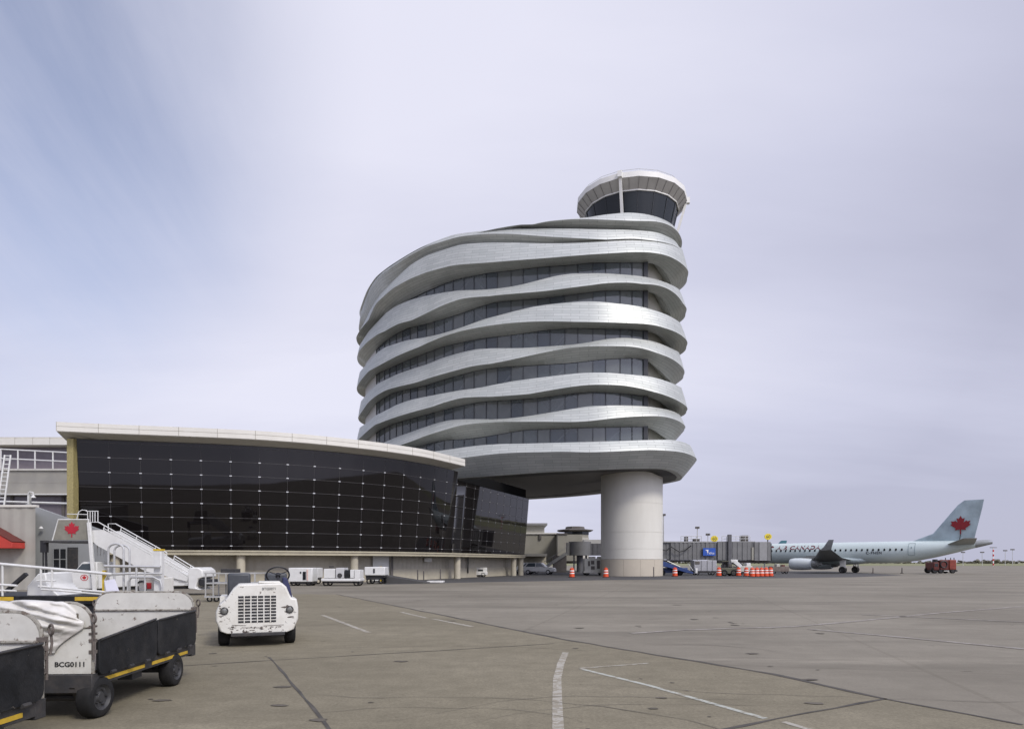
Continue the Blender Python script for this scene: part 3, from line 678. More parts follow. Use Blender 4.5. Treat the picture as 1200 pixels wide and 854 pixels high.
# ------------------------------------------------------------------ glazed terminal
RT = 11.75
FPX = [(66, 164.5), (120, 162), (180, 159.5), (240, 157), (300, 154), (365, 149), (430, 142), (470, 136.5), (500, 131.5), (525, 125.5), (545, 120.5)]
roofp = []
for px, off in FPX:
    d = (RT - EYE) * F / off; roofp.append(Vector(((px - CX) * d / F, d, 0)))
roofc = resample(catmull(roofp, n=10), step=.9)
def offpath(P, off):
    out = []
    for i, p in enumerate(P):
        d = (P[min(i + 1, len(P) - 1)] - P[max(i - 1, 0)]).normalized(); n = Vector((d.y, -d.x, 0)); out.append(p - n * off)   # n points to the camera side
    return out
term = thing('glass_terminal', 'low curved terminal hall with a black glass wall and pale roof edge', 'building', (-15, 55, 0))
back = [Vector((-33.5, 62, 0)), Vector((-3, 92, 0))]
def lift(P, z): return [Vector((p.x, p.y, z)) for p in P]
mb = MB()
A, Bq = roofc, offpath(roofc, .12)
mb.loft([lift(offpath(roofc, 1.9), RT - 1.02), lift(Bq, RT - .70), lift(Bq, RT - .66), lift(A, RT - .66), lift(A, RT - .34), lift(offpath(roofc, .03), RT - .34), lift(offpath(roofc, .03), RT - .30), lift(A, RT - .30), lift(A, RT), lift(offpath(roofc, .5), RT + .02)], closed_u=False, sm=False)
mb.face(lift(offpath(roofc, .5), RT + .02) + [Vector((-11, 88, RT + .02)), Vector((-36, 62, RT + .02))])
# left return of the roof edge
L0 = roofc[0]; mb.face([(L0.x, L0.y, RT - .66), (L0.x, L0.y, RT), (L0.x - 3, L0.y + 14, RT), (L0.x - 3, L0.y + 14, RT - .66)])
mb.face([(L0.x, L0.y, RT - .66), (L0.x + 2, L0.y + 1.9, RT - 1.02), (L0.x - 1, L0.y + 14, RT - 1.02), (L0.x - 3, L0.y + 14, RT - .66)])
e = roofc[-1]; q = offpath(roofc, 1.9)[-1]; mb.face([(e.x, e.y, RT - .66), (q.x, q.y, RT - 1.02), (q.x, q.y, RT), (e.x, e.y, RT)])
rf = mb.build('roof', fascia_m, term, world=True)
for p in resample(roofc, step=2.6):
    mb = MB(); mb.bar((p.x, p.y - .004, RT - .66), (p.x, p.y - .004, RT), .025, .03)
    mb.build('fascia_joint', M('fascia_seam', (.36, .34, .29), .7), rf, world=True)
endp = Vector(((620.5 - CX) * 88 / F, 88, 0))
gl_top0 = offpath(roofc, 1.25)
k0 = min(range(len(gl_top0)), key=lambda i: abs(CX + gl_top0[i].x * F / gl_top0[i].y - 87))
main = gl_top0[k0:]
TOPZ, BOTZ = RT - 1.0, EYE + 15.6 * 48.5 / F - .02
tail = [main[-1].lerp(endp, t / 12) for t in range(0, 13)]
def nrm(P, i):
    d = (P[min(i + 1, len(P) - 1)] - P[max(i - 1, 0)]).normalized(); return Vector((d.y, -d.x, 0))
sm_ = resample(main + tail[1:], step=.5)
for _ in range(40): sm_ = [sm_[0]] + [(sm_[i - 1] + sm_[i] * 2 + sm_[i + 1]) / 4 for i in range(1, len(sm_) - 1)] + [sm_[-1]]
fullp = resample(sm_, step=2.13)
CANT = .7
def miter(P):
    out = []
    for i in range(len(P)):
        a = (P[i] - P[i - 1]).normalized() if i else None; b = (P[i + 1] - P[i]).normalized() if i < len(P) - 1 else None
        a = a or b; b = b or a; n1 = Vector((a.y, -a.x, 0)); n2 = Vector((b.y, -b.x, 0)); out.append((n1 + n2) / (1 + n1.dot(n2)))
    return out
Nf = miter(fullp)
def wallpt(i, z, out=0.):                       # canted glass: leans out towards the top
    t = (z - BOTZ) / (TOPZ - BOTZ); p = fullp[i] - Nf[i] * (CANT * (1 - t) - out); return Vector((p.x, p.y, z))
isplit = min(range(len(fullp)), key=lambda i: (fullp[i] - main[-1]).length)
def topz(i): return TOPZ if i < isplit else 9.85
mb = MB()
for i in range(len(fullp) - 1):
    mb.face([wallpt(i, BOTZ), wallpt(i + 1, BOTZ), wallpt(i + 1, topz(i + (0 if i < isplit else 1))), wallpt(i, topz(i if i < isplit else i))], False)
gw = mb.build('glass_wall', black_glass, term, world=True)
rows = [BOTZ + .35 + 1.085 * k for k in range(8)]
mb = MB(); clips = []
for i in range(1, len(fullp) - 1):
    mb.bar(wallpt(i, BOTZ, .006), wallpt(i, topz(i), .006), .022, .012)
    for z in rows:
        if z < topz(i) - .2:
            p = wallpt(i, z, .03); d = (fullp[i + 1] - fullp[i - 1]).normalized(); clips.append((p.y, p - d * .085, p + d * .085, .07) if i <= isplit else (p.y, p - d * .05, p + d * .05, .05))
for z in rows:
    for i in range(len(fullp) - 1):
        if z < min(topz(i), topz(i + 1)): mb.bar(wallpt(i, z, .006), wallpt(i + 1, z, .006), .016, .022)
mb.build('glazing_seams', seam_m, gw, world=True)
clips.sort(key=lambda c: c[0])
for _, a, b, w in clips[:100]: mc = MB(); mc.bar(a, b, w, w); mc.build('glazing_clip', clip_m, gw, world=True)
mc = MB()
for _, a, b, w in clips[100:]: mc.bar(a, b, w, w)
mc.build('glazing_clips', clip_m, gw, world=True)['kind'] = 'stuff'
# ledge, columns, wall below
bp_ = [wallpt(i, BOTZ) for i in range(len(fullp))]
def bo(off): return [Vector((bp_[i].x, bp_[i].y, 0)) - Nf[i] * off for i in range(len(bp_))]
ledge_pts = bo(-.18)
xl = ledge_pts[0]; 
mb = MB(); mb.loft([lift(bo(4), BOTZ - .3), lift(bo(-.12), BOTZ - .36), lift(bo(-.12), BOTZ - .12), lift(bo(-.2), BOTZ - .12), lift(bo(-.2), BOTZ), lift(bo(.2), BOTZ + .02)], closed_u=False, sm=False)
mb.build('ledge', M('ledge_tan', (.42, .38, .27), .6, var=.08, scale=1.2, dirt=(.25, .22, .15)), term, world=True)
# corrugated wall over a concrete upstand
wl = bo(1.75); wl = resample(wl, step=.16); mb = MB(); lo = []; hi = []
for i, p in enumerate(wl):
    q = p - nrm(wl, i) * (.045 if (i // 2) % 2 else 0.); lo.append(Vector((q.x, q.y, 1.05))); hi.append(Vector((q.x, q.y, BOTZ - .2)))
mb.loft([lo, hi], closed_u=False, sm=False); mb.build('wall', base_wall, term, world=True)
mb = MB(); mb.loft([lift(bo(1.63), 0), lift(bo(1.63), 1.05), lift(bo(1.85), 1.06)], closed_u=False, sm=False); mb.build('concrete_upstand', beige_conc, term, world=True)
cpath = bo(.5)
cd_ = resample(cpath, step=.2)
for px in (136, 281, 414, 536, 602, 622):
    p = min(cd_, key=lambda q: abs(CX + q.x * F / q.y - px))
    mb = MB(); mb.cyl((p.x, p.y, 0), (p.x, p.y, BOTZ - .3), .34, n=20, caps=False); mb.build('column', beige_conc, term, world=True)
wpth = resample(bo(1.61), step=.1)
def onwall(px): return min(range(len(wpth)), key=lambda k: abs(CX + wpth[k].x * F / wpth[k].y - px))
def wall_panel(mb, px0, px1, z0, z1, out):
    a, b = onwall(px0), onwall(px1); P = [wpth[k] + nrm(wpth, k) * out for k in range(min(a, b), max(a, b) + 1, 3)]
    mb.loft([lift([p - nrm(P, i) * .15 for i, p in enumerate(P)], z0), lift(P, z0), lift(P, z1), lift([p - nrm(P, i) * .15 for i, p in enumerate(P)], z1)], closed_u=False, sm=False)
mb = MB(); wall_panel(mb, 437, 456, .05, 2.3, .06); mb.build('roller_door', door_white, term, world=True)
mb = MB(); wall_panel(mb, 456.5, 459, 0, 2.45, .2); mb.build('door_jamb', chimney_dark, term, world=True)
mb = MB(); wall_panel(mb, 547, 549.2, .5, 2.3, .06); mb.build('door', dark_win, term, world=True)
mb = MB(); k = onwall(499); p = wpth[k] + nrm(wpth, k) * .3; mb.box(p.x - .35, p.x + .35, p.y - .2, p.y + .2, 1.75, 2.1); mb.build('wall_box', white_paint, term, world=True, bevel=.02)
# corner post
cp = fullp[0] - Vector((.28, .02, 0))
mb = MB()
mb.prism([(-.24, 0), (.24, 0), (.24, TOPZ), (-.24, TOPZ)], -.3, .3, Matrix.Translation((cp.x, cp.y, 0))); mb.build('corner_post', post_tan, term, world=True)
# side wall behind the post and dark body to close the hall
mb = MB(); mb.face([(cp.x, cp.y + .4, 0), (-35, 64, 0), (-35, 64, TOPZ), (cp.x, cp.y + .4, TOPZ)]); mb.build('side_wall', grey_wall, term, world=True); mb = MB()
q = endp - Nf[-1] * 3.3; mb.face([(q.x, q.y, 0), (-3, 92, 0), (-3, 92, 9.6), (q.x, q.y, 9.6)]); mb.build('side_wall', grey_wall, term, world=True)
# dark clerestory tucked beneath the tower
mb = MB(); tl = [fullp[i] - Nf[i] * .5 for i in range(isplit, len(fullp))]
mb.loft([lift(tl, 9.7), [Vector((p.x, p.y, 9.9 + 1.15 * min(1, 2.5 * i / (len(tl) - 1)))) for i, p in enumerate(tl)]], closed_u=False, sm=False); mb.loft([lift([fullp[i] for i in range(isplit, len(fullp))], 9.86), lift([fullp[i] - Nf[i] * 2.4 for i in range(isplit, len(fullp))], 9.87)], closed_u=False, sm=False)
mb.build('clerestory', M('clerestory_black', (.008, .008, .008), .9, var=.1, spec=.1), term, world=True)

#PART2
def pbox(mb, x0, x1, y0, y1, d, depth):          # box whose front face fills a photo rectangle at distance d
    mb.box((x0 - CX) * d / F, (x1 - CX) * d / F, d, d + depth, EYE + (HOR - y1) * d / F, EYE + (HOR - y0) * d / F)
def at(px, d): return ((px - CX) * d / F, d, 0)
def wheel(parent, c, r, w, ang=0., mat=None, name='wheel', rim=True):
    m = Matrix.Translation(c) @ Matrix.Rotation(ang, 4, 'Z')       # axle along local x
    mb = MB(); prof = [(-w / 2, r * .62), (-w / 2, r * .86), (-w * .38, r * .98), (-w * .15, r), (w * .15, r), (w * .38, r * .98), (w / 2, r * .86), (w / 2, r * .62)]
    n = 28
    mb.loft([[m @ Vector((x, rr * cos(2 * pi * k / n), rr * sin(2 * pi * k / n))) for k in range(n)] for x, rr in prof])
    t = mb.build(name, rubber, parent, angle=50)
    if rim:
        mb = MB()
        for s in (-1, 1):
            mb.loft([[m @ Vector((s * x, rr * cos(2 * pi * k / 20), rr * sin(2 * pi * k / 20))) for k in range(20)] for x, rr in ((w * .5, r * .62), (w * .46, r * .6), (w * .34, r * .5), (w * .3, r * .3), (w * .42, r * .22), (w * .42, .001))])
            for k in range(5):
                a = 2 * pi * k / 5; p = Vector((s * w * .34, r * .38 * cos(a), r * .38 * sin(a))); mb.cyl(m @ p, m @ (p + Vector((s * .03 * r / .25, 0, 0))), r * .05, n=6)
        mb.build('rim', mat or hub_grey, t, angle=30)
    return t

# ------------------------------------------------------------------ baggage carts
def make_cart(label, loc, rz):
    c = thing('baggage_cart', label, 'baggage cart', loc, rz, 'open baggage carts with arched white end panels')
    W_, LN, Z0, ZT = 1.42, 2.72, .50, 1.27
    mb = MB(); mb.box(-W_, 0, -.04, .10, .30, Z0); mb.box(-W_, 0, LN - .1, LN + .04, .33, Z0)
    mb.box(-.10, 0, .1, LN - .1, .36, Z0 - .002); mb.box(-W_, -W_ + .1, .1, LN - .1, .36, Z0 - .002)
    for y in (.7, 1.36, 2.0): mb.box(-W_ + .1, -.1, y, y + .08, .38, Z0 - .01)
    mb.box(-.75, -.65, .0, LN, .31, .4); mb.build('chassis', dark_steel, c, bevel=.008)
    mb = MB(); mb.box(-W_ + .02, -.02, .03, LN - .03, Z0, Z0 + .03); mb.build('deck', rust, c)
    def arch(x0, x1, z0, z1, r, n=7):
        P = [(x0, z0), (x1, z0)]
        for k in range(n): a = pi / 2 * k / (n - 1); P.append((x1 - r + r * cos(a), z1 - r + r * sin(a)))
        for k in range(n): a = pi / 2 + pi / 2 * k / (n - 1); P.append((x0 + r + r * cos(a), z1 - r + r * sin(a)))
        return P
    for y, s in ((0.0, -1), (LN, 1)):
        mb = MB(); mb.prism(arch(-W_ + .015, -.015, Z0 + .003, ZT - .012, .22), y - .02, y + .02)
        yi = y - .02 * s                        # pressed rib on both faces
        ep = mb.build('end_panel', cart_white, c, bevel=.004)
        mb = MB(); P = arch(-W_ + .015, -.015, Z0 + .003, ZT - .012, .22)
        mb.tube([(x, y, z) for x, z in P[1:] + P[:1]], .022, 8)
        mb.tube([(-W_ + .02, y - .03 * s, 1.0), (-.02, y - .03 * s, 1.0)], .016, 6); mb.tube([(-W_ + .02, y + .024 * s, 1.0), (-.02, y + .024 * s, 1.0)], .01, 6)
        mb.build('panel_rim', M('dirty_rim', (.27, .255, .215), .7, var=.4, scale=12, chips=(.10, .075, .055), chip_amt=.9, chip_scale=16), ep)
    for side, x in ((1, .0), (-1, -W_)):
        for k, (ya, yb, za, zb_, zc, zd) in enumerate(((.03, 1.41, .86, .975, .47, .47), (1.45, LN - .04, .955, .99, .49, .50))):
            r = .09; P = [(ya, za), (yb - .03, zb_), (yb, zb_ - .05)]
            P += [(yb, zd + r)] + [(yb - r + r * cos(a), zd + r - r * sin(a)) for a in (pi / 6, pi / 3, pi / 2)]
            P += [(ya + r - r * sin(a), zc + r - r * cos(a)) for a in (0, pi / 6, pi / 3, pi / 2)]
            m = Matrix(((0, 1, 0, x + side * .02), (1, 0, 0, 0), (0, 0, 1, 0), (0, 0, 0, 1)))
            mb = MB(); mb.prism(P, -.018, .018, m)
            fl = mb.build('side_flap', cart_black, c, bevel=.006)
            mb = MB(); mb.tube([(x + side * .045, ya + .02, za + .003), (x + side * .045, yb - .04, zb_ + .003)], .013, 6)
            for q in (.2, .5, .8): mb.cyl((x + side * .045, ya + (yb - ya) * q - .05, zc + .01), (x + side * .045, ya + (yb - ya) * q + .05, zc + .01), .02, n=8)
            mb.build('flap_hinge', dark_steel, fl)
        for ya, yb in ((.2, 1.15), (1.35, 2.45)):
            mb = MB(); mb.box(x + side * .004 - .004, x + side * .004 + .004, ya, yb, .395, .435); mb.build('warning_stripe', yellow, c)
    for x in (-.02, -W_ + .02):                 # corner fittings and pull rings
        s = 1 if x > -.5 else -1
        for y, e in ((0, -1), (LN, 1)):
            mb = MB()
            for z in (.72, .84, .92, 1.0): mb.box(x - .02, x + .02 * s + .02, y - .03, y + .03, z, z + random.uniform(.02, .045))
            mb.cyl((x + s * .03, y + e * .03, .66), (x + s * .03, y + e * .03, 1.04), .014, n=8)
            mb.torus((x + s * .05, y + e * .06, 1.1), (.6, .8, 0), .045, .011, 16, 6); mb.tube([(x + s * .05, y + e * .06, 1.055), (x + s * .055, y + e * .065, .98), (x + s * .05, y + e * .05, .88)], .011, 6)
            mb.build('latch', rust, c)
    for x, y, a in ((-.06, .14, -.14), (-W_ + .06, .14, -.14), (-.06, 2.06, 0), (-W_ + .06, 2.06, 0)):
        wheel(c, (x, y, .225), .225, .17, a)
    for y0 in (.14, 2.06):
        mb = MB(); mb.cyl((-W_ + .06, y0, .225), (-.06, y0, .225), .04, n=10); mb.box(-W_ + .16, -.16, y0 - .04, y0 + .04, .26, .34)
        for x in (-.2, -W_ + .2): mb.prism([(y0 - .2, .37), (y0 + .26, .37), (y0 + .07, .2), (y0 - .07, .2)], -.03, .03, Matrix(((0, 1, 0, x), (1, 0, 0, 0), (0, 0, 1, 0), (0, 0, 0, 1))))
        mb.build('axle', dark_steel, c, bevel=.006)
    mb = MB(); mb.box(-.3, -.12, 1.1, 1.35, .25, .36); mb.build('tool_box', dark_steel, c, bevel=.006)
    mb = MB(); mb.bar((-.55, .05, .28), (-.70, -.95, .34), .07, .05); mb.bar((-.87, .05, .28), (-.72, -.95, .34), .07, .05); mb.torus((-.71, -1.02, .34), (0, 0, 1), .06, .018, 16, 8)
    mb.build('drawbar', dark_steel, c, bevel=.006)
    mb = MB(); mb.box(-.8, -.62, LN + .02, LN + .3, .36, .44); mb.cyl((-.71, LN + .25, .3), (-.71, LN + .25, .52), .025, n=8); mb.build('hitch', yellow, c, bevel=.005)
    return c
cart = make_cart('worn white and black baggage cart with plastic sheet over its lettered end panel', (-4.5, 7.35, 0), .066)
mb = MB(); text_into(mb, 'BCG0111', .072, frame((-.235, -.0235, .605), (1, 0, 0), (0, 0, 1)), .002, spacing=1.02, sx=1.1, bold=.0015); mb.build('lettering', text_black, cart)
mb = MB(); text_into(mb, '1', .13, frame((-.155, -.0235, 1.10), (1, 0, 0), (0, 0, 1)), .002); mb.build('lettering', M('lettering_brown', (.14, .12, .09), .7), cart)
cart1 = copy_tree(cart, (-4.08, 3.30, 0), .02, 'worn baggage cart at the picture edge, nearest the camera, with rusty panel rim', skip=('lettering',))
# plastic sheet over the near panel
mb = MB(); NXs, NZs = 80, 70; grid = []
from mathutils import noise as mn
for j in range(NZs):
    v = j / (NZs - 1); row = []
    for i in range(NXs):
        u = i / (NXs - 1)
        right = -.12 - .62 * max(0, v - .6) - .04 * sin(v * 9)
        x = -1.52 + (right + 1.52) * u
        if v < .16: y, z = .22 * (1 - v / .16), 1.285 - .22 * (1 - v / .16) ** 1.5
        else:
            w = (v - .16) / .84; z = 1.28 - .55 * w; y = -.045 - .07 * sin(min(1, w * 1.3) * pi) * (1 - u ** 3)
        if u > .86 and v < .5: z -= (u - .86) ** 2 * 6 * (1 if v < .25 else max(0, 1 - (v - .25) * 4))
        f = mn.noise(Vector((x * 3.1, v * 3.4, 2))) * .05 + mn.noise(Vector((x * 7 + v * 6, v * 6 - x * 4, 5))) * .03 + abs(mn.noise(Vector((x * 3 - v * 6, v * 2, 9)))) * .09 + abs(mn.noise(Vector((x * 8 + v * 7, v * 6, 1)))) * .02
        row.append(Vector((x, y - (abs(f) * (1 - u ** 9) * 1.2 if v > .1 else 0), z + (f * .3 if v < .2 else 0))))
    grid.append(row)
mb.loft(grid, closed_u=False)
PM = Matrix.Translation((-4.5, 7.35, 0)) @ Matrix.Rotation(.066, 4, 'Z')
mb.v = [tuple(PM @ Vector(v)) for v in mb.v]
plastic = M('milky_plastic', (.60, .585, .54), .45, var=.12, scale=3, dirt=(.36, .32, .25), dirt_amt=.7, coat=.08)
o = mb.build('plastic_sheet', plastic, angle=180); o.modifiers.new('thick', 'SOLIDIFY').thickness = .003
tag(o, 'crumpled milky plastic sheet draped over the baggage cart end', 'plastic sheet')

# ------------------------------------------------------------------ baggage tug
TZ = 13.75
tug = thing('baggage_tug', 'chipped white baggage tractor with slotted grille and black steering wheel', 'baggage tractor', (at(302, TZ)[0], TZ, 0), radians(21))
prof = [(-.58, .28), (-.70, .33), (-.785, .55), (-.78, .72), (-.72, .86), (-.58, .98), (-.46, 1.17), (-.36, 1.255), (.47, 1.275), (.55, 1.2), (.615, 1.04), (.66, .965), (.755, .945), (.785, .78), (.785, .55), (.70, .33), (.58, .28)]
def sec(y, sxx, zs_=1., zo=0.): return [Vector((x * sxx, y, .28 + (z - .28) * zs_ + zo)) for x, z in prof]
mb = MB(); mb.loft([sec(.0, .965, .985), sec(.025, .99, .995), sec(.07, 1.), sec(.5, 1.005), sec(.86, 1.0)], caps=True, sm=True); body = mb.build('body', worn_white, tug, angle=32, bevel=.012)
mb = MB(); mb.prism([(.86, .30), (2.55, .34), (2.62, .5), (2.62, .95), (1.75, .95), (1.7, .72), (.86, .70)], -.77, .77, Matrix(((0, 1, 0, 0), (1, 0, 0, 0), (0, 0, 1, 0), (0, 0, 0, 1)))); mb.build('rear_body', worn_white, tug, bevel=.02)
mb = MB(); mb.box(.02, .44, .12, .8, 1.27, 1.305); mb.build('dash_cover', worn_white, tug, bevel=.012)
mb = MB()
for i in range(6):
    x = -.315 + [0, .125, .25, .37, .495, .615][i]
    for j in range(9):
        z = 1.005 - j * .062; mb.box(x - .05, x + .05, -.006, .02, z - .020, z + .020)
gr = mb.build('grille', black, tug)
mb = MB()
for x in (-.2525, -.005, .2425): mb.box(x - .009, x + .009, -.014, .01, .49, 1.03)
mb.build('grille_bar', worn_white, gr)
for x in (-.62, .615):
    mb = MB(); mb.loft([[Vector((x + r * cos(2 * pi * k / 24), y, .735 + r * sin(2 * pi * k / 24))) for k in range(24)] for r, y in ((.075, .03), (.075, -.022), (.062, -.026), (.058, -.01))]); h = mb.build('headlight', dark_steel, tug, angle=30)
    mb = MB(); mb.loft([[Vector((x + r * cos(2 * pi * k / 24), y, .735 + r * sin(2 * pi * k / 24))) for k in range(24)] for r, y in ((.058, -.012), (.04, -.022), (.001, -.026))]); mb.build('lens', lamp_m, h)
mb = MB()
for x in (-.12, -.05, .08, .16): mb.cyl((x, -.012, .40), (x, .02, .40), .011, n=8)
mb.cyl((.07, -.03, .385), (.07, .02, .385), .022, n=10)
for x in (-.45, -.2, .05, .3): mb.cyl((x, .01, 1.13), (x, .04, 1.13), .009, n=8)
mb.build('bolt', rust, tug)
mb = MB(); text_into(mb, 'BTG0071', .07, frame((.22, -.004, 1.165), (1, 0, 0), (0, 0, 1)), .008); mb.build('lettering', M('faded_lettering', (.25, .25, .24), .7), tug)
mb = MB()
for k in range(64):
    if k < 40: x, z = random.uniform(-.62, .62), .30 + abs(random.gauss(0, .07))
    else: x, z = random.choice((-1, 1)) * random.uniform(.5, .72), random.uniform(.45, .85)
    r = random.choice((.006, .008, .012, .02)); n = 8; e = random.choice((1, 1.6, 3.5))
    mb.face([(x + e * r * random.uniform(.5, 1.3) * cos(2 * pi * q / n), -.0035 if abs(x) < .6 and z < .8 else -.001, z + r * random.uniform(.5, 1.2) * sin(2 * pi * q / n)) for q in range(n)])
for a, b, z in ((-.48, -.22, .45), (-.3, .1, .395), (.12, .5, .42), (-.55, -.4, .40)): mb.bar((a, -.003, z), (b, -.003, z + random.uniform(-.015, .015)), .008, .008)
mb.build('paint_chips', rust, tug)['kind'] = 'stuff'
mb = MB(); mb.box(-.50, .52, -.05, .03, .22, .285); mb.box(-.35, .35, .1, 2.4, .2, .3); mb.build('chassis', dark_steel, tug, bevel=.01)
for x, y, r in ((-.64, .5, .29), (.64, .5, .29), (-.62, 2.05, .31), (.62, 2.05, .31)): wheel(tug, (x, y, r), r, .21)
for x in (-.37, .40):
    mb = MB(); mb.box(x - .24, x + .24, 1.55, 1.72, .9, 1.46); st = mb.build('seat_back', seat_grey, tug, bevel=.05); 
    mb = MB(); mb.box(x - .24, x + .24, 1.12, 1.6, .75, .93); mb.build('seat_cushion', seat_grey, tug, bevel=.04)
sw = Vector((.42, .98, 1.42)); ax = Vector((0, .72, .62)).normalized()
mb = MB(); mb.torus(sw, ax, .235, .017, 36, 8)
for k in range(3):
    a = radians(90 + 120 * k); u = Vector((1, 0, 0)); v = ax.cross(u); mb.bar(sw, sw + (u * cos(a) + v * sin(a)) * .235, .03, .014)
mb.cyl(sw + ax * .03, sw - ax * .05, .05, n=14); swo = mb.build('steering_wheel', black, tug)
mb = MB(); mb.cyl(sw, sw - ax * .45, .03, n=10); mb.box(.3, .54, .72, .9, 1.05, 1.31); mb.build('steering_column', black, tug, bevel=.01)
mb = MB(); mb.prism([(.56, .93), (.66, .90), (.70, .96), (.66, 1.15), (.60, 1.36), (.52, 1.38), (.5, 1.28)], .60, 1.2); mb.build('side_screen', navy, tug, bevel=.03)
mb = MB(); mb.bar((.60, .8, .95), (.61, .8, .5), .06, .05); mb.build('grab_strap', navy, tug)

# ------------------------------------------------------------------ deck loader behind the carts
DZ = 11.3
ld = thing('deck_loader', 'low white loader with dark deck, guard rails and yellow edge marks behind the carts', 'loader', (-7.6, DZ, 0))
def lp(px, py, dy=0.): d = DZ + dy; return Vector(((px - CX) * d / F + 7.6, dy, EYE + (HOR - py) * d / F))
z0, z1 = lp(0, 708).z, lp(0, 698).z
xl, xr = lp(-70, 0).x, lp(119, 0).x
mb = MB(); mb.box(xl, xr, 0, 1.7, z0, z1); mb.build('deck', cart_black, ld, bevel=.01)
mb = MB(); mb.box(xl + .1, xr - .1, .1, 1.6, .42, z0 - .003); mb.build('chassis', dark_steel, ld, bevel=.02)
for a, b in ((88, 116), (-6, 16)):
    mb = MB(); mb.box(lp(a, 0).x, lp(b, 0).x, -.008, .002, lp(0, 703.5).z, lp(0, 699).z); mb.build('edge_mark', yellow, ld)
mb = MB(); P = [lp(*p) for p in ((18, 702), (19, 687), (32, 672), (41, 671), (43, 685), (57, 698), (57, 702))]
mb.prism([(p.x, p.z) for p in P], .25, .95); mb.build('console', white_paint, ld, bevel=.02)
mb = MB(); mb.bar(lp(8, 692, .1), lp(31, 672, .1), .07, .05); mb.build('lever', black, ld)
mb = MB()
def rt(mb, pts, r, dy=0.): mb.tube([lp(x, y, dy) for x, y in pts], r, 8)
rt(mb, [(-60, 654), (0, 660.5), (60, 666), (131, 672.5)], .024)
rt(mb, [(45, 686.5), (131, 694)], .017); rt(mb, [(48, 690), (131, 697)], .014); rt(mb, [(43, 680), (66, 680)], .011); rt(mb, [(-60, 681), (20, 686)], .02); rt(mb, [(-60, 690), (19, 692)], .016)
for x in (48, 61): rt(mb, [(x, 665), (x, 688)], .018)
for x in (-12, 3): rt(mb, [(x, 660), (x, 698)], .016)
mb.build('guard_rail', rail_white, ld)
for x0, x1, top, dy in ((127, 145, 637, .1), (134, 152, 638.5, .7)):
    mb = MB(); xm, rr = (x0 + x1) / 2, (x1 - x0) / 2
    rt(mb, [(x0, 700), (x0, 665)] + [(xm - rr * cos(a), top + rr * .75 - rr * .75 * sin(a)) for a in [pi * k / 10 for k in range(11)]] + [(x1, 665), (x1, 700)], .018, dy); mb.build('ladder_hoop', steel, ld)
mb = MB()
rt(mb, [(122, 663), (188, 664)], .022); rt(mb, [(128, 672), (190, 672)], .016); rt(mb, [(128, 697), (188, 697)], .02)
rt(mb, [(124, 698), (123, 680), (126, 674), (150, 672)], .014)
rt(mb, [(150, 697), (150, 682), (154, 676), (180, 676), (188, 680), (190, 688), (189, 699)], .02)
for x in (160, 170): rt(mb, [(x, 664), (x, 697)], .018)
mb.build('cage_frame', steel, ld)
mb = MB(); a, b = lp(178, 645), lp(187, 699); mb.box(a.x, b.x, .05, .16, b.z, a.z); ms = mb.build('mast', rail_white, ld, bevel=.01)
mb = MB(); mb.box(a.x - .005, b.x + .005, .045, .165, a.z, a.z + .03); mb.build('mast_cap', yellow_clean, ms)
mb = MB(); a, b = lp(117.5, 668), lp(121, 699); mb.box(a.x, b.x, .05, .1, b.z, a.z); mb.build('yellow_post', yellow_clean, ld)
mb = MB(); a, b = lp(154, 677), lp(176, 698); mb.box(a.x, b.x, .2, .8, b.z, a.z); en = mb.build('engine_box', worn_white, ld, bevel=.02)
mb = MB(); a, b = lp(163, 683), lp(170, 690); mb.box(a.x, b.x, .18, .22, b.z, a.z); mb.build('red_tag', red, en)
mb = MB(); c = lp(166, 687, .19); mb.torus(c, (0, 1, 0), .09, .014, 18, 6); mb.build('hose', black, en)
mb = MB(); mb.box(lp(128, 0).x, lp(176, 0).x, .0, 1.3, lp(0, 708).z, lp(0, 698).z); mb.build('rear_platform', dark_steel, ld, bevel=.01)
mb = MB(); P = [lp(*p) for p in ((123, 680), (135, 678), (141, 694), (126, 696))]; mb.prism([(p.x, p.z) for p in P], -.02, -.015); mb.build('paper_sheet', M('paper', (.72, .72, .80), .8), ld)
for x in (-1.0, .9):
    for y in (.15, 1.45): wheel(ld, (x, y, .3), .3, .2, pi / 2)

# ------------------------------------------------------------------ passenger stair truck
SZ = 35.
stt = thing('stair_truck', 'white truck carrying passenger boarding stairs with a red leaf sign on top', 'stair truck', (at(140, SZ)[0], SZ, 0))
sxo = at(140, SZ)[0]
def sp(px, py, dy=0.): d = SZ; return Vector(((px - CX) * d / F - sxo, dy, EYE + (HOR - py) * d / F))
def sprism(name, pts, a, b, mat, parent=stt, bevel=0.):
    mb = MB(); P = [sp(*p) for p in pts]; mb.prism([(p.x, p.z) for p in P], a, b); return mb.build(name, mat, parent, bevel=bevel)
sprism('stair_flank', [(108, 621), (121, 620.5), (178, 651), (219, 675), (219, 681), (172, 669.5), (147, 657), (114, 639), (108, 634)], 0, .08, white_paint)
sprism('stair_flank', [(108, 621), (121, 620.5), (178, 651), (219, 675), (219, 681), (172, 669.5), (147, 657), (114, 639), (108, 634)], 1.5, 1.58, white_paint)
mb = MB()
for k in range(16):
    t = k / 15; a = sp(112 + 104 * t, 626 + 53 * t); mb.box(a.x - .02, a.x + .30, .08, 1.5, a.z - .3, a.z - .2)
mb.build('steps', steel, stt)
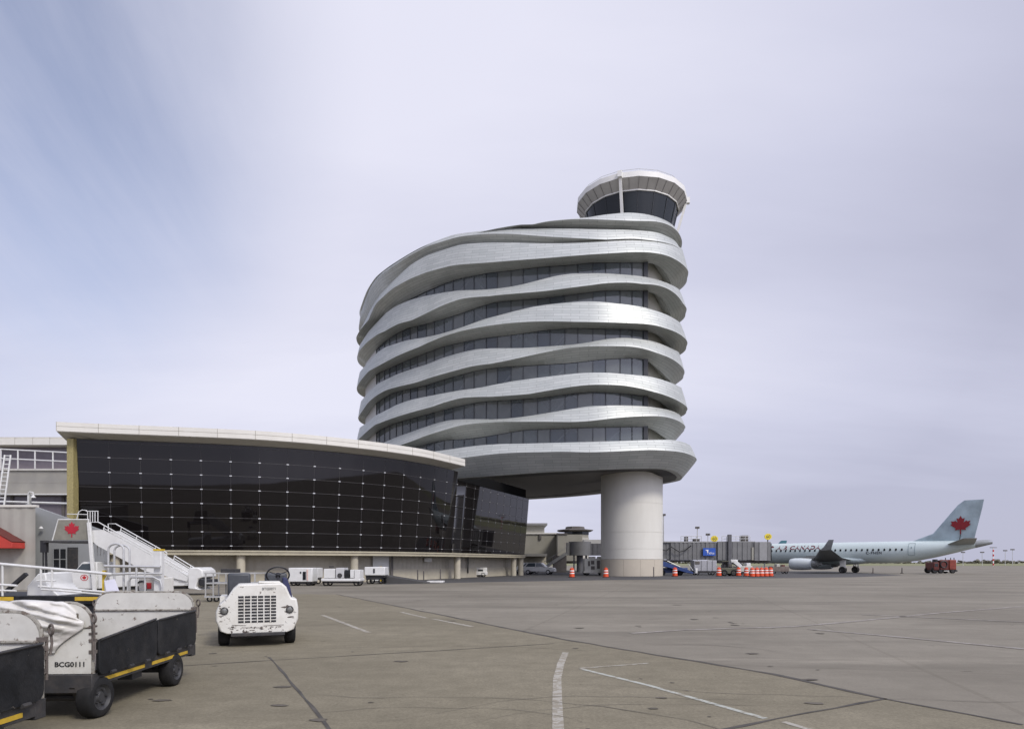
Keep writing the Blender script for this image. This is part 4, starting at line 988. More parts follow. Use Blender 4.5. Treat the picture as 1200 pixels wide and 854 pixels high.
for dy in (.02, 1.54):
    mb = MB()
    def st(pts, r=.028): mb.tube([sp(x, y, dy) for x, y in pts], r, 6)
    st([(106, 632), (106, 611.5), (115, 611.5), (178, 647)]); st([(121, 618.5), (178, 650)], .02); st([(187, 650.5), (221, 671)]); st([(187, 654), (220, 674.5)], .02); st([(187, 658), (204, 668)], .02); st([(121, 622), (178, 653)], .02)
    for x, y in ((122, 616), (141, 627), (164, 640), (178, 647), (187, 651), (207, 663), (221, 671)): st([(x, y), (x - 2, y + 9)], .022)
    mb.build('handrail', rail_white, stt)
sprism('platform', [(52, 633.5), (108, 633.5), (108, 636), (52, 635.5)], -.1, 1.7, dark_steel)
pnl = sprism('side_panel', [(62, 632.5), (69, 609), (105, 609), (105, 632.5)], -.05, .0, M('panel_olive', (.22, .21, .17), .5, var=.15, scale=3), bevel=.01)
mb = MB(); mb.tube([sp(x, y, -.03) for x, y in ((62, 633), (69, 608.5), (104, 608.5), (105, 633))], .04, 6); mb.build('panel_frame', rail_white, pnl)
mb = MB(); leaf_into(mb, frame(sp(85, 621.5, -.06), (1, 0, 0), (0, 0, 1)), .46, .01); mb.build('leaf_emblem', M('leaf_red_stair', (.40, .015, .03), .6), pnl)
mb = MB(); 
for x in (80, 83, 86, 89, 92.5): mb.tube([sp(x, 609, 1.6), sp(x, 596, 1.6)], .022, 6)
mb.tube([sp(78, 596, 1.6), sp(93, 596, 1.6)], .025, 6); mb.tube([sp(66, 608, 1.6), sp(69, 597, 1.6), sp(73, 594.5, 1.6), sp(79, 595, 1.6)], .025, 6); mb.tube([sp(55, 599.5, 1.6), sp(80, 600, 1.6)], .025, 6); mb.build('top_rail', rail_white, stt)
mb = MB()
for x in (92, 96, 100): mb.tube([sp(x, 636, 1.6), sp(x, 651, 1.6)], .022, 6)
mb.build('lower_rail', rail_white, stt)
mb = MB(); mb.bar(sp(106, 612, -.12), sp(113, 697, -.12), .17, .14); mb.build('support_post', rail_white, stt, bevel=.02)
mb = MB(); mb.bar(sp(52, 640, .1), sp(53, 672, .1), .08); mb.bar(sp(49, 640, .1), sp(49, 672, .1), .05); mb.box(sp(47, 0).x, sp(54, 0).x, 0, .2, sp(0, 647).z, sp(0, 633).z); mb.build('lamp_stand', black, stt)
cab = sprism('cab', [(80, 690), (81, 671), (86.5, 668.5), (94, 659), (97, 658), (112, 658), (113, 690)], .1, 1.75, white_paint, bevel=.05)
sprism('window', [(87.5, 668.5), (95, 660.5), (108, 660), (108, 668)], .085, .11, car_glass, cab)
mb = MB(); c = sp(97.5, 676.5, .09); n = 24
mb.loft([[c + Vector((r * cos(2 * pi * k / n), -.004, r * .8 * sin(2 * pi * k / n))) for k in range(n)] for r in (.20, .165)], sm=False); leaf_into(mb, frame(c + Vector((0, -.004, -.02)), (1, 0, 0), (0, 0, 1)), .14, .004); mb.build('roundel', red, cab)
mb = MB(); a = sp(106, 674, .07); mb.box(a.x - .06, a.x + .06, .08, .12, a.z - .04, a.z + .02); mb.build('door_handle', black, cab)
sprism('hood', [(47, 690), (48, 673), (53, 670), (82, 669.5), (82, 690)], .12, 1.72, white_paint, bevel=.05)
mb = MB(); mb.box(sp(67, 0).x, sp(73, 0).x, .1, .14, sp(0, 684).z, sp(0, 675).z); mb.build('side_hatch', M('hatch_pink', (.55, .47, .47), .6), stt)
bed = sprism('bed', [(113, 690), (113, 672), (152, 670), (205, 670), (221, 676), (221, 684), (214, 686.5), (150, 687)], .1, 1.72, white_paint, bevel=.04)
mb = MB()
for k in range(7): P = [sp(x, y) for x, y in ((187 + k * 3.6, 677), (189 + k * 3.6, 677), (191 + k * 3.6, 673.2), (189 + k * 3.6, 673.2))]; mb.prism([(p.x, p.z) for p in P], .088, .098)
mb.build('chevrons', yellow_clean, bed)
sprism('stair_foot', [(220, 689), (220, 668), (223, 664.5), (232, 664.5), (237, 668), (238, 676), (232, 678), (229, 688), (234, 691), (222, 690)], .0, 1.6, white_paint, bevel=.05)
sprism('foot_roller', [(231, 679), (241, 678.5), (242, 684), (238, 687), (232, 686)], .1, 1.5, black, bevel=.05)
sprism('chassis', [(50, 692), (50, 688), (215, 686), (215, 690)], .3, 1.5, dark_steel)
for px in (66, 175): 
    for dy in (.25, 1.6): wheel(stt, sp(px, 0, dy).xy.to_3d() + Vector((0, 0, .36)), .36, .22, pi / 2)

# ------------------------------------------------------------------ rack trolley
RZ = 29.2; ro = at(268, RZ)
rk = thing('rack_trolley', 'bare grey rack trolley with thin posts behind the white tractor', 'trolley', ro)
def rp(px, py, dy=0.): return Vector(((px - CX) * RZ / F - ro[0], dy, EYE + (HOR - py) * RZ / F))
mb = MB()
for dy in (0, 1.3):
    mb.bar(rp(240, 671.5, dy), rp(300, 671.5, dy), .06, .05); mb.bar(rp(240, 699, dy), rp(300, 699, dy), .07)
    for x in (241, 250, 285, 299): mb.bar(rp(x, 671.5, dy), rp(x, 699, dy), .045)
for x in (240, 300): mb.bar(rp(x, 671.5, 0), rp(x, 671.5, 1.3), .05); mb.bar(rp(x, 699, 0), rp(x, 699, 1.3), .06)
mb.build('frame', M('trolley_grey', (.42, .42, .40), .5, metal=.2, var=.1), rk)
mb = MB(); mb.box(rp(240, 0).x, rp(300, 0).x, 0, 1.3, rp(0, 684).z, rp(0, 682.5).z); mb.build('shelf', M('trolley_grey', (0, 0, 0)), rk)
mb = MB(); mb.box(rp(255, 0).x, rp(272, 0).x, .3, .9, rp(0, 671).z, rp(0, 666.5).z); mb.build('tray', dark_steel, rk)
for x in (245, 253, 295):
    for dy in (.05, 1.25): wheel(rk, (rp(x, 0).x, dy, .12), .12, .07, pi / 2, rim=False)

# ------------------------------------------------------------------ ground power units and small kit by the terminal
def gpu(name, label, cat, px0, px1, y0, y1, d, depth, ground_y, details):
    c = at((px0 + px1) / 2, d); t = thing(name, label, cat, c, 0, 'ground service units parked along the terminal')
    mb = MB(); s = d / F
    def bx(mb, a, b, ya, yb, da, db): mb.box((a - CX) * s - c[0], (b - CX) * s - c[0], da, db, EYE + (HOR - yb) * s, EYE + (HOR - ya) * s)
    bx(mb, px0, px1, y0, y1, 0, depth); mb.build('housing', white_paint, t, bevel=.05)
    mb = MB(); bx(mb, px0 + 1, px1 - 1, y1, y1 + 2.2, .15, depth - .15); mb.build('chassis', dark_steel, t)
    for nm, mat, a, b, ya, yb in details:
        mb = MB(); bx(mb, a, b, ya, yb, -.05, .02); mb.build(nm, mat, t, bevel=.01)
    r = (d * (ground_y - y1 - .8) / F) ; r = .22
    for a in (px0 + 5, px1 - 5):
        for dy in (.2, depth - .2): wheel(t, ((a - CX) * s - c[0], dy, r), r, .15, pi / 2, rim=False)
    return t
gpu('ground_power_unit', 'white boxy ground power unit with a dark side vent just right of the tractor', 'power unit', 338, 366, 665, 681.5, 49, 1.4, 686, [('vent', dark_win, 355, 358.5, 669.5, 679), ('gauge', black, 351.6, 353.2, 669.5, 671.5), ('edge_post', M('pinkish', (.6, .42, .36), .6), 359.5, 361, 667, 680)])
gpu('ground_power_unit', 'second white power unit half hidden behind the first one', 'power unit', 357, 372.5, 665, 677, 52.3, 1.4, 684, [('vent', dark_win, 366, 368.5, 667, 674)])
t = gpu('air_start_trailer', 'long service trailer with a black panel between white cabinets', 'service trailer', 376, 422, 677.5, 681, 48.6, 1.5, 686, [])
def addb(t, nm, mat, a, b, ya, yb, d, da, db, bevel=.02):
    mb = MB(); s = d / F; c = t.location; mb.box((a - CX) * s - c[0], (b - CX) * s - c[0], da, db, EYE + (HOR - yb) * s, EYE + (HOR - ya) * s); return mb.build(nm, mat, t, bevel=bevel)
addb(t, 'cabinet', white_paint, 379, 392.5, 666.2, 677, 48.6, .1, 1.3); cb = addb(t, 'cabinet', M('cabinet_grey', (.5, .5, .49), .5), 393.5, 403, 665, 677.3, 48.6, 0, 1.3)
mb = MB(); s = 48.6 / F; p = Vector(((398.2 - CX) * s - t.location.x, -.03, EYE + (HOR - 674) * s)); mb.cyl(p, p + Vector((0, .05, 0)), .17, n=20); mb.build('dial', dark_steel, cb)
addb(t, 'panel', dark_win, 404, 409.5, 667.5, 677.2, 48.6, 0, 1.2); addb(t, 'cabinet', white_paint, 410.3, 414.6, 667.3, 677, 48.6, 0, 1.3); addb(t, 'cabinet', white_paint, 415.2, 421.5, 667.3, 678, 48.6, 0, 1.3)
addb(t, 'exhaust', black, 383, 388, 663.2, 664.5, 48.6, .5, .8)
t = gpu('air_conditioning_unit', 'white wedge sided unit on a black base by the roller door', 'air unit', 427, 451, 664, 674, 53, 1.6, 682, [('logo', text_black, 437.5, 439.3, 666, 671)])
addb(t, 'base', dark_steel, 428, 446, 674, 679, 53, .2, 1.4)
bo_ = thing('yellow_bollard', 'thin yellow post beside the wedge sided white unit', 'bollard', gp(446.3, 681.5)); mb = MB(); mb.cyl((0, 0, 0), (0, 0, 1.35), .07, n=10); mb.build('post', yellow_clean, bo_); mb = MB(); mb.cyl((0, 0, 0), (0, 0, .05), .14, n=12); mb.build('foot', dark_steel, bo_)
mb = MB(); a, b = gp(452, 683), gp(506, 682); mb.prism([(a[0], 0.0), (b[0], 0.0), (b[0], .06), (a[0], .62)], 54.5, 57.5); o = mb.build('loading_ramp', road_m); tag(o, 'dark sloping ramp rising to the roller door', 'ramp')
mb = MB(); a, b = gp(500, 682.5), gp(519, 682.5); mb.box(a[0], b[0], a[1], a[1] + 1.6, 0, .14); o = mb.build('floor_pad', M('pale_pad', (.62, .61, .57), .7), bevel=.02); tag(o, 'flat white pad lying on the dark asphalt', 'pad')
for px, py, h, lab in ((489.5, 681, 1.0, 'short dark post left of the pale pad'), (496.5, 680.6, .9, 'short dark post just behind the pale pad'), (516, 680, 1.05, 'short dark post right of the pale pad'), (766, 676, 1.15, 'dark post beside the foot of the round pier')):
    mb = MB(); mb.cyl((0, 0, 0), (0, 0, h), .055, n=10); mb.cyl((0, 0, 0), (0, 0, .04), .12, n=10); mb.cyl((0, 0, h), (0, 0, h + .03), .03, n=8); o = mb.build('bollard', chimney_dark); o.location = gp(px, py); tag(o, lab, 'bollard', 'dark posts near the terminal')
for px, py, lab in ((1023, 671.5, 'thin rusty post standing alone, nearer the aircraft'), (1057, 671.5, 'thin dark post standing alone under the rear fuselage')):
    mb = MB(); mb.cyl((0, 0, 0), (0, 0, .85), .09, .06, n=8); mb.cyl((0, 0, 0), (0, 0, .06), .25, n=10); o = mb.build('delineator', rust); o.location = gp(px, py); tag(o, lab, 'delineator', 'delineators on the open apron')
# small tug under the ledge
d = 78; c = at(558, d); t = thing('small_tug', 'small white tug with a box body under the terminal ledge', 'baggage tractor', c)
addb(t, 'body', worn_white, 546, 571, 669.5, 673.5, d, 0, 1.4, .05); addb(t, 'rear_box', worn_white, 556, 570.5, 664.8, 670, d, .1, 1.3, .05); addb(t, 'lettering_plate', text_black, 560, 566, 667, 669, d, .07, .1, 0); addb(t, 'seat', black, 550, 553.5, 666.5, 670, d, .3, 1.1, .05)
for px in (549, 566):
    for dy in (.1, 1.3): wheel(t, ((px - CX) * d / F - c[0], dy, .28), .28, .2, pi / 2, rim=False)

# ------------------------------------------------------------------ cars
def make_car(label, loc, rz, group, h=1.65):
    t = thing('parked_car', label, 'car', loc, rz, group)
    m = Matrix(((1, 0, 0, 0), (0, 1, 0, 0), (0, 0, 1, 0), (0, 0, 0, 1)))
    P = [(-2.3, .35), (-2.32, .8), (-2.1, .92), (-1.1, 1.02), (2.15, 1.05), (2.3, .9), (2.32, .4)]
    mb = MB(); mb.prism(P, -.88, .88); mb.build('body', white_paint, t, bevel=.08)
    P = [(-1.15, 1.02), (-.35, h), (1.5, h), (2.1, 1.04)]
    mb = MB(); mb.loft([[Vector((x, s * y, z)) for x, z in P for y in ()] or [Vector((x, s * (.84 if z < 1.1 else .68), z)) for x, z in P] for s in (-1, 1)], sm=False)
    mb.face([Vector((x, -.84 if z < 1.1 else -.68, z)) for x, z in P]); mb.face([Vector((x, .84 if z < 1.1 else .68, z)) for x, z in P]); mb.build('cabin', white_paint, t, bevel=.05)
    for s in (-1, 1):
        for xa, xb, ua, ub in ((-.85, .3, -.3, .3), (.4, 1.85, .4, 1.42)):
            mb = MB(); mb.face([(xa, s * .845, 1.08), (xb, s * .845, 1.08), (ub, s * .705, h - .08), (ua, s * .705, h - .08)]); mb.build('window', car_glass, t)
    mb = MB(); mb.face([(-1.12, -.74, 1.06), (-1.12, .74, 1.06), (-.44, .62, h - .06), (-.44, -.62, h - .06)]); mb.build('windscreen', car_glass, t)
    for s in (-1, 1):
        mb = MB(); mb.box(-2.34, -2.25, s * .65 - .16, s * .65 + .16, .66, .8); mb.build('headlight', lamp_m, t, bevel=.02)
    for x in (-1.45, 1.45):
        for y in (-.8, .8): wheel(t, (x, y, .33), .33, .22, pi / 2, steel)
    return t
car = make_car('white estate car parked beyond the end of the glass hall', gp(616, 671.5), radians(20), 'cars parked beyond the glass hall')
car2 = copy_tree(car, gp(632, 672.5), radians(165), 'white car parked closer to the outdoor stair')
#PART3
# ------------------------------------------------------------------ buildings on the left
d = 60.; c = at(20, d)
rear = thing('rear_terminal', 'pale banded terminal block with grey glazing and roof rails behind the glass hall', 'building', c)
def rear_part(name, mat, x0, x1, y0, y1, dd, dep, parent=None, bevel=0):
    mb = MB(); pbox(mb, x0, x1, y0, y1, dd, dep); return mb.build(name, mat, parent or rear, world=True, bevel=bevel)
rf2 = rear_part('roof', fascia_m, -420, 84, 514, 521, d - 1.2, 12)
rear_part('roof_trim', M('trim_line', (.5, .48, .42), .6), -420, 84, 512, 514, d - 1.0, 11)
for x in (-60, -20, 17, 38, 58): rear_part('fascia_joint', M('fascia_seam', (0, 0, 0)), x, x + .4, 512.2, 520.9, d - 1.21, .05, rf2)
rear_part('glazing', mauve_glass, -420, 86, 520.5, 552, d, 8)
rear_part('spandrel', beige_panel, -420, 86, 549.5, 580, d - .8, 4)
rear_part('spandrel_cap', fascia_m, -420, 86, 549, 551, d - .95, 1); rear_part('spandrel_seam', M('fascia_seam', (0, 0, 0)), -420, 86, 565, 565.5, d - .81, .1)
rear_part('spandrel_edge', rail_white, -420, 86, 578.3, 579.6, d - .9, .3)
rear_part('lower_glazing', mauve_glass, -420, 86, 579, 690, d, 6)
for x in (72, 12): rear_part('pier_strip', chimney_dark, x, x + 3.5, 580, 620, d - .1, .3)
mb = MB()
for a, b in (((-40, 524), (86, 530.5)), ((-40, 535), (86, 541))): mb.tube([wp(*a, d - 2.2), wp(*b, d - 2.2)], .06, 6)
for x in (-20, 1, 21, 41, 62): mb.tube([wp(x, 526 + x * .04, d - 2.2), wp(x, 549, d - 2.2)], .06, 6)
mb.build('guard_rail', rail_white, rear, world=True)
mb = MB(); mb.tube([wp(-30, 586.5, d - 2), wp(86, 590, d - 2)], .1, 6); mb.build('pipe_rail', rail_white, rear, world=True)
mb = MB()
for p, q in (((5.5, 533), (-3, 594)), ((12.5, 533), (4.5, 594))): mb.tube([wp(*p, d - 3), wp(*q, d - 3.6)], .07, 6)
for k in range(13):
    t = k / 12; mb.tube([wp(5.5 - 8.5 * t, 534 + 59 * t, d - 3 - .6 * t), wp(12.5 - 8 * t, 534 + 59 * t, d - 3 - .6 * t)], .05, 6)
o = mb.build('roof_ladder', rail_white); tag(o, 'white ladder leaning against the pale banded terminal block', 'ladder')
mb = MB(); mb.box(*[v for v in (wp(32, 0, d - 3)[0], wp(34, 0, d - 3)[0])], d - 3, d - 2.7, 5, wp(0, 578, d - 3)[2]); mb.tube([wp(33, 579, d - 3), wp(35, 576, d - 3), wp(39, 577, d - 3), wp(39, 581, d - 3)], .06, 6); o = thing('lamp_post', 'small lamp with a white bell shade above the beige shed', 'lamp', (wp(33, 0, d - 3)[0], d - 3, 0)); mb.build('post', rail_white, o, world=True)
mb = MB(); p = Vector(wp(39, 583, d - 3)); mb.cyl(p, p + Vector((0, 0, .22)), .2, .07, 14); mb.build('lamp_shade', white_paint, o, world=True)
# beige ribbed shed with the red awning
sd_ = 42.; c = at(10, sd_)
shed = thing('ribbed_shed', 'beige ribbed metal shed at the left edge with a grey rear wing', 'shed', c)
mb = MB(); x0, x1 = at(-330, sd_)[0], at(41.5, sd_)[0]; zt = wp(0, 594, sd_)[2]; lo, hi = [], []; n = int((x1 - x0) / .18)
for i in range(n + 1):
    x = x0 + (x1 - x0) * i / n; y = sd_ + (.04 if (i // 2) % 2 else 0); lo.append(Vector((x, y, 0))); hi.append(Vector((x, y, zt)))
mb.loft([lo, hi], closed_u=False, sm=False); xb = at(41, sd_ + 4.5)[0]; mb.face([(x1, sd_, 0), (xb, sd_ + 4.5, 0), (xb, sd_ + 4.5, zt), (x1, sd_, zt)]); mb.face([(x0, sd_, zt), (x1, sd_, zt), (xb, sd_ + 4.5, zt), (x0, sd_ + 4.5, zt)]); mb.build('wall', beige_panel, shed, world=True)
mb = MB(); mb.prism([(x0, zt + .001), (x1 + .06, zt + .001), (x1 + .06, zt + .14), (x0, zt + .14)], sd_ - .07, sd_ + .25); mb.build('roof_trim', fascia_m, shed, world=True)
gd = 46.5; zl, zr = wp(0, 590, gd)[2], wp(0, 612, gd)[2]
mb = MB(); a, b = at(30, gd)[0], at(122, gd)[0]; mb.prism([(a, 0), (b, 0), (b, zr - .6), (a, zl)], gd, gd + .4); wg = mb.build('wing_wall', grey_wall, shed, world=True)
mb = MB(); pbox(mb, 62, 77.5, 643, 667, gd - .04, .1); w1 = mb.build('window', dark_win, shed, world=True)
mb = MB()
for x in (61.5, 69.3, 77): pbox(mb, x, x + 1, 642.5, 667.5, gd - .08, .06)
pbox(mb, 61.5, 78, 654.5, 655.5, gd - .075, .06); mb.build('window_frame', grey_wall, w1, world=True)
mb = MB(); pbox(mb, 79, 91, 641, 667, gd - .05, .08); g = mb.build('grille_gate', dark_steel, shed, world=True)
mb = MB(); p = Vector(wp(48, 619, gd - .3)); mb.cyl(p, p + Vector((0, 0, .14)), .14, .06, 12); mb.build('wall_lamp', white_paint, shed, world=True)
mb = MB(); pbox(mb, -20, 4, 635, 641, sd_ - .9, .5); mb.build('vent_box', fascia_m, shed, world=True, bevel=.03)
aw = thing('awning', 'sloping red awning on the front of the beige ribbed shed', 'awning', (at(5, sd_)[0], sd_ - .6, 0))
mb = MB(); P = [wp(x, y, sd_) for x, y in ((-40, 596), (29.5, 636), (29.5, 642.5), (-40, 642.5))]; mb.prism([(p[0], p[2]) for p in P], sd_ - 1.1, sd_ - .01); mb.build('canopy', M('awning_red', (.46, .045, .03), .6, var=.1), aw, world=True, bevel=.02)
mb = MB(); a, b = wp(-40, 595.6, sd_), wp(29.7, 635.6, sd_); mb.bar((a[0], sd_ - .55, a[2] + .03), (b[0], sd_ - .55, b[2] + .03), 1.16, .04); mb.build('cover_edge', red_dark, aw, world=True)

# ------------------------------------------------------------------ terminal wing and jet bridge behind the pier
d = 132.; bt = thing('back_terminal', 'tan flat roofed terminal wing seen between the glass hall and the pier', 'building', at(640, d))
def bpart(name, mat, x0, x1, y0, y1, dd, dep, parent=None, bevel=0):
    mb = MB(); pbox(mb, x0, x1, y0, y1, dd, dep); return mb.build(name, mat, parent or bt, world=True, bevel=bevel)
bpart('wall', tan_wall, 590, 653.5, 625, 659, d, 14); bpart('roof_edge', fascia_m, 590, 654, 624, 625.4, d - .3, 14.6)
bpart('upper_storey', M('upper_tan', (.35, .34, .30), .7, var=.06), 590, 638, 615, 625, d + 3, 10); bpart('upper_roof', M('roof_grey', (.24, .24, .24), .7), 590, 641.5, 612.7, 615, d + 2, 12); bpart('vent_box', chimney_dark, 632, 634.5, 625.8, 631.5, d - .4, .4)
bpart('link_block', tan_wall, 653.5, 682, 626, 657, d - 4, 12); bpart('link_roof', chimney_dark, 653, 665, 624.4, 626, d - 4.2, 12)
bpart('ledge', M('ledge_grey', (.20, .195, .18), .7), 600, 641, 648.5, 651.5, d - 8, 6); bpart('under_wall', beige_conc, 600, 640, 651.5, 669, d - 3.5, 1)
pv = thing('pavilion', 'small control lookout with a wide octagonal flat roof', 'lookout', at(678, d - 2))
def oc(px, y, r, dd=d - 2): x = at(px, dd)[0]; z = EYE + (HOR - y) * dd / F; return [Vector((x + r * cos(2 * pi * k / 8 + pi / 8), dd + 4 + r * sin(2 * pi * k / 8 + pi / 8), z)) for k in range(8)]
mb = MB(); mb.loft([oc(677.5, 630, 2.5), oc(677.5, 621, 2.5)], caps=True, sm=False); mb.build('wall', tan_wall, pv, world=True)
mb = MB(); mb.loft([oc(677.5, 625.5, 2.56), oc(677.5, 621, 2.56)], sm=False); mb.build('window', dark_win, pv, world=True)
mb = MB(); mb.loft([oc(676, 621.8, 3.3), oc(676, 620.6, 3.7), oc(676, 619.8, 3.7), oc(676, 618.5, 2.0), oc(676, 616, 1.9), oc(676, 615.5, 1.5)], caps=True, sm=False); mb.build('roof', chimney_dark, pv, world=True)
mb = MB(); mb.loft([oc(677.5, 660, 2.6), oc(677.5, 629, 2.6)], caps=True, sm=False); mb.build('lower_wall', M('pale_tan', (.42, .40, .35), .7), pv, world=True)
# rotunda jet bridge, far side of pier
d = 118.
jb = thing('jet_bridge', 'dark ribbed jet bridge with a round end seen left of the pier', 'jet bridge', at(690, d), 0, 'jet bridges')
def ribs(mb, x0, x1, y0, y1, dd, step=.45):
    a, b = at(x0, dd)[0], at(x1, dd)[0]; z0, z1 = EYE + (HOR - y1) * dd / F, EYE + (HOR - y0) * dd / F; x = a; k = 0
    while x < b: mb.box(x, min(b, x + step * .55), dd - (.05 + .02 * (k % 3)), dd + .01, z0 + .02, z1 - .02); x += step; k += 1
mb = MB(); c = at(679.5, d); z0, z1 = EYE + (HOR - 650.5) * d / F, EYE + (HOR - 634.5) * d / F
R = 1.9; n = 32
mb.loft([[Vector((c[0] + (R + (.05 if k % 2 else 0)) * cos(2 * pi * k / n), d + (R + (.05 if k % 2 else 0)) * sin(2 * pi * k / n), z)) for k in range(n)] for z in (z0, z1)], caps=True, sm=False); mb.build('rotunda', jet_grey, jb, world=True)
mb = MB(); pbox(mb, 664.5, 675, 635.5, 650, d - .8, 2.2); ribs(mb, 664.5, 675, 635.5, 650, d - .8); mb.build('corridor', jet_grey, jb, world=True)
mb = MB(); pbox(mb, 684, 715, 636.5, 650.5, d - .6, 2.6); ribs(mb, 684, 715, 636.5, 650.5, d - .6, .8); mb.build('tunnel', jet_dark, jb, world=True)
mb = MB(); pbox(mb, 684, 715, 632, 636.5, d + .2, 2); mb.build('tunnel_roof', M('tunnel_pale', (.45, .44, .41), .6), jb, world=True)
mb = MB(); mb.cyl((c[0], d, 0), (c[0], d, z0), .55, n=16); pbox(mb, 672, 673.5, 650, 670, d - .4, .4); pbox(mb, 686, 688, 650, 670, d, .5); mb.build('support_leg', jet_dark, jb, world=True)
st_ = thing('outdoor_stair', 'covered outdoor stair climbing to the round end of the jet bridge', 'stair', at(652, 114))
for dy in (0, 1.2):
    mb = MB(); a, b = wp(638, 665, 114), wp(664, 648, 114); mb.bar((a[0], 114 + dy, a[2]), (b[0], 114 + dy, b[2]), .08, .5); mb.bar((a[0], 114 + dy, a[2] + 1), (b[0], 114 + dy, b[2] + 1), .06); mb.build('stringer', M('stair_grey', (.26, .26, .24), .6), st_, world=True)
mb = MB()
for k in range(14): t = k / 13; a = wp(639 + 24 * t, 666 - 16.5 * t, 114); mb.box(a[0], a[0] + .3, 114, 115.2, a[2], a[2] + .05)
mb.build('steps', jet_dark, st_, world=True)
mb = MB(); pbox(mb, 648, 664, 651, 670.3, 114.3, .8); mb.build('screen_wall', chimney_dark, st_, world=True)
# boxy white service truck by the pier
d = 88.; tr = thing('catering_truck', 'grimy white box truck with dark side bays beside the pier', 'truck', at(696, d))
def tpart(t, name, mat, x0, x1, y0, y1, dd, dep, bevel=0.): mb = MB(); pbox(mb, x0, x1, y0, y1, dd, dep); return mb.build(name, mat, t, world=True, bevel=bevel)
grime = M('grimy_white', (.50, .49, .43), .6, var=.15, scale=2, dirt=(.25, .24, .2), dirt_amt=.5)
tpart(tr, 'body', grime, 685, 712, 654, 670, d, 2.2, .08); tpart(tr, 'cab', grime, 691, 698, 651.8, 655, d + .3, 1.5, .05); tpart(tr, 'cab', grime, 701, 708, 651.8, 655, d + .3, 1.5, .05)
for x0, x1, y0, y1 in ((689, 691.5, 657, 663), (692.5, 696.5, 656.5, 661), (699.5, 703, 656.5, 666), (692.5, 697, 663, 667)): tpart(tr, 'side_bay', chimney_dark, x0, x1, y0, y1, d - .03, .1)
tpart(tr, 'bumper', grime, 684, 709, 669.3, 671, d - .15, .5)
for px in (688, 706):
    for dy in (.3, 1.9): wheel(tr, (at(px, d)[0] - tr.location.x, dy, .38), .38, .25, pi / 2)

# ------------------------------------------------------------------ big jet bridge on the right
d = 97.; jr = thing('jet_bridge', 'long grey jet bridge reaching the airliner with a blue sign on its side', 'jet bridge', at(838, d), 0, 'jet bridges')
def jp(name, mat, x0, x1, y0, y1, dd=d, dep=2.6, bevel=0., rib=0., parent=None):
    mb = MB(); pbox(mb, x0, x1, y0, y1, dd, dep)
    if rib: ribs(mb, x0, x1, y0, y1, dd, rib)
    return mb.build(name, mat, parent or jr, world=True, bevel=bevel)
jp('inner_tunnel', jet_grey, 752, 787, 635.5, 655, d + .3, 2.4, rib=.5); jp('middle_tunnel', jet_grey, 786, 842, 635.2, 655.6, d + .1, 2.6, rib=.62); jp('outer_tunnel', jet_grey, 841, 885, 634.6, 656, d - .2, 3.1, rib=.7)
jp('lift_frame', jet_dark, 853.6, 857.5, 626, 661, d - .6, .5); jp('lift_frame', jet_dark, 853.6, 857.5, 626, 661, d + 3, .5)
jp('roof_rim', M('jet_roof', (.33, .33, .32), .6), 752, 885, 634, 635.4, d, 2.8)
cabn = jp('cabin', jet_grey, 884, 903, 634.6, 657, d - .4, 3.6, .05, rib=.9); jp('bellows', black, 902.8, 904.6, 636, 656.5, d - .2, 3.2, .1, parent=cabn)
jp('under_frame', chimney_dark, 842, 902, 656.2, 659.5, d + .2, 2.4); jp('under_frame', chimney_dark, 776, 812, 655.8, 658, d + .6, 2)
lt = M('jet_light', (.27, .27, .265), .5, var=.08)
jp('pale_panel', lt, 890, 899, 635, 656.5, d - .5, .2); jp('pale_panel', M('jet_tan', (.30, .29, .24), .55, var=.1), 881, 889, 641, 656, d - .34, .2)
mb = MB(); P = [(777, 644), (781, 645), (786, 640), (791, 643), (796, 646), (802, 645), (810, 639)]; mb.tube([Vector(wp(x, y, d - .5)) for x, y in P], .09, 6); mb.build('cable', black, jr, world=True)
mb = MB(); pbox(mb, 853, 858, 659, 672, d + .2, 2.6); mb.build('leg', chimney_dark, jr, world=True)
for dy in (.1, 2.6): wheel(jr, (at(856, d)[0] - jr.location.x, dy, .55), .55, .4, pi / 2)
mb = MB()
for x0, x1, n in ((798, 822, 5), (846, 879, 7)):
    for k in range(n): x = x0 + (x1 - x0) * k / (n - 1); mb.tube([wp(x, 634.5, d + .2), wp(x, 628, d + .2)], .04, 5)
    for y in (628, 631): mb.tube([wp(x0, y, d + .2), wp(x1, y, d + .2)], .04, 5)
mb.build('roof_rail', steel, jr, world=True)
for x0, x1, y0 in ((804, 806.5, 628.5), (870, 877, 627), (814, 820, 631)): jp('roof_unit', chimney_dark, x0, x1, y0, 634.5, d + .5, 1.2)
sg = jp('sign_board', sign_blue, 824, 838.5, 641.8, 650.8, d - .32, .2)
mb = MB(); P = [wp(x, y, d) for x, y in ((825.5, 644), (829.5, 643.8), (829, 646.2), (827.8, 647.5), (827.6, 645.2))]; mb.prism([(p[0], p[2]) for p in P], d - .345, d - .33)
text_into(mb, 'Telus', .5, frame(wp(832.8, 647.8, d - .335), (1, 0, 0), (0, 0, 1)), .005); mb.build('sign_mark', refl_white, sg, world=True)
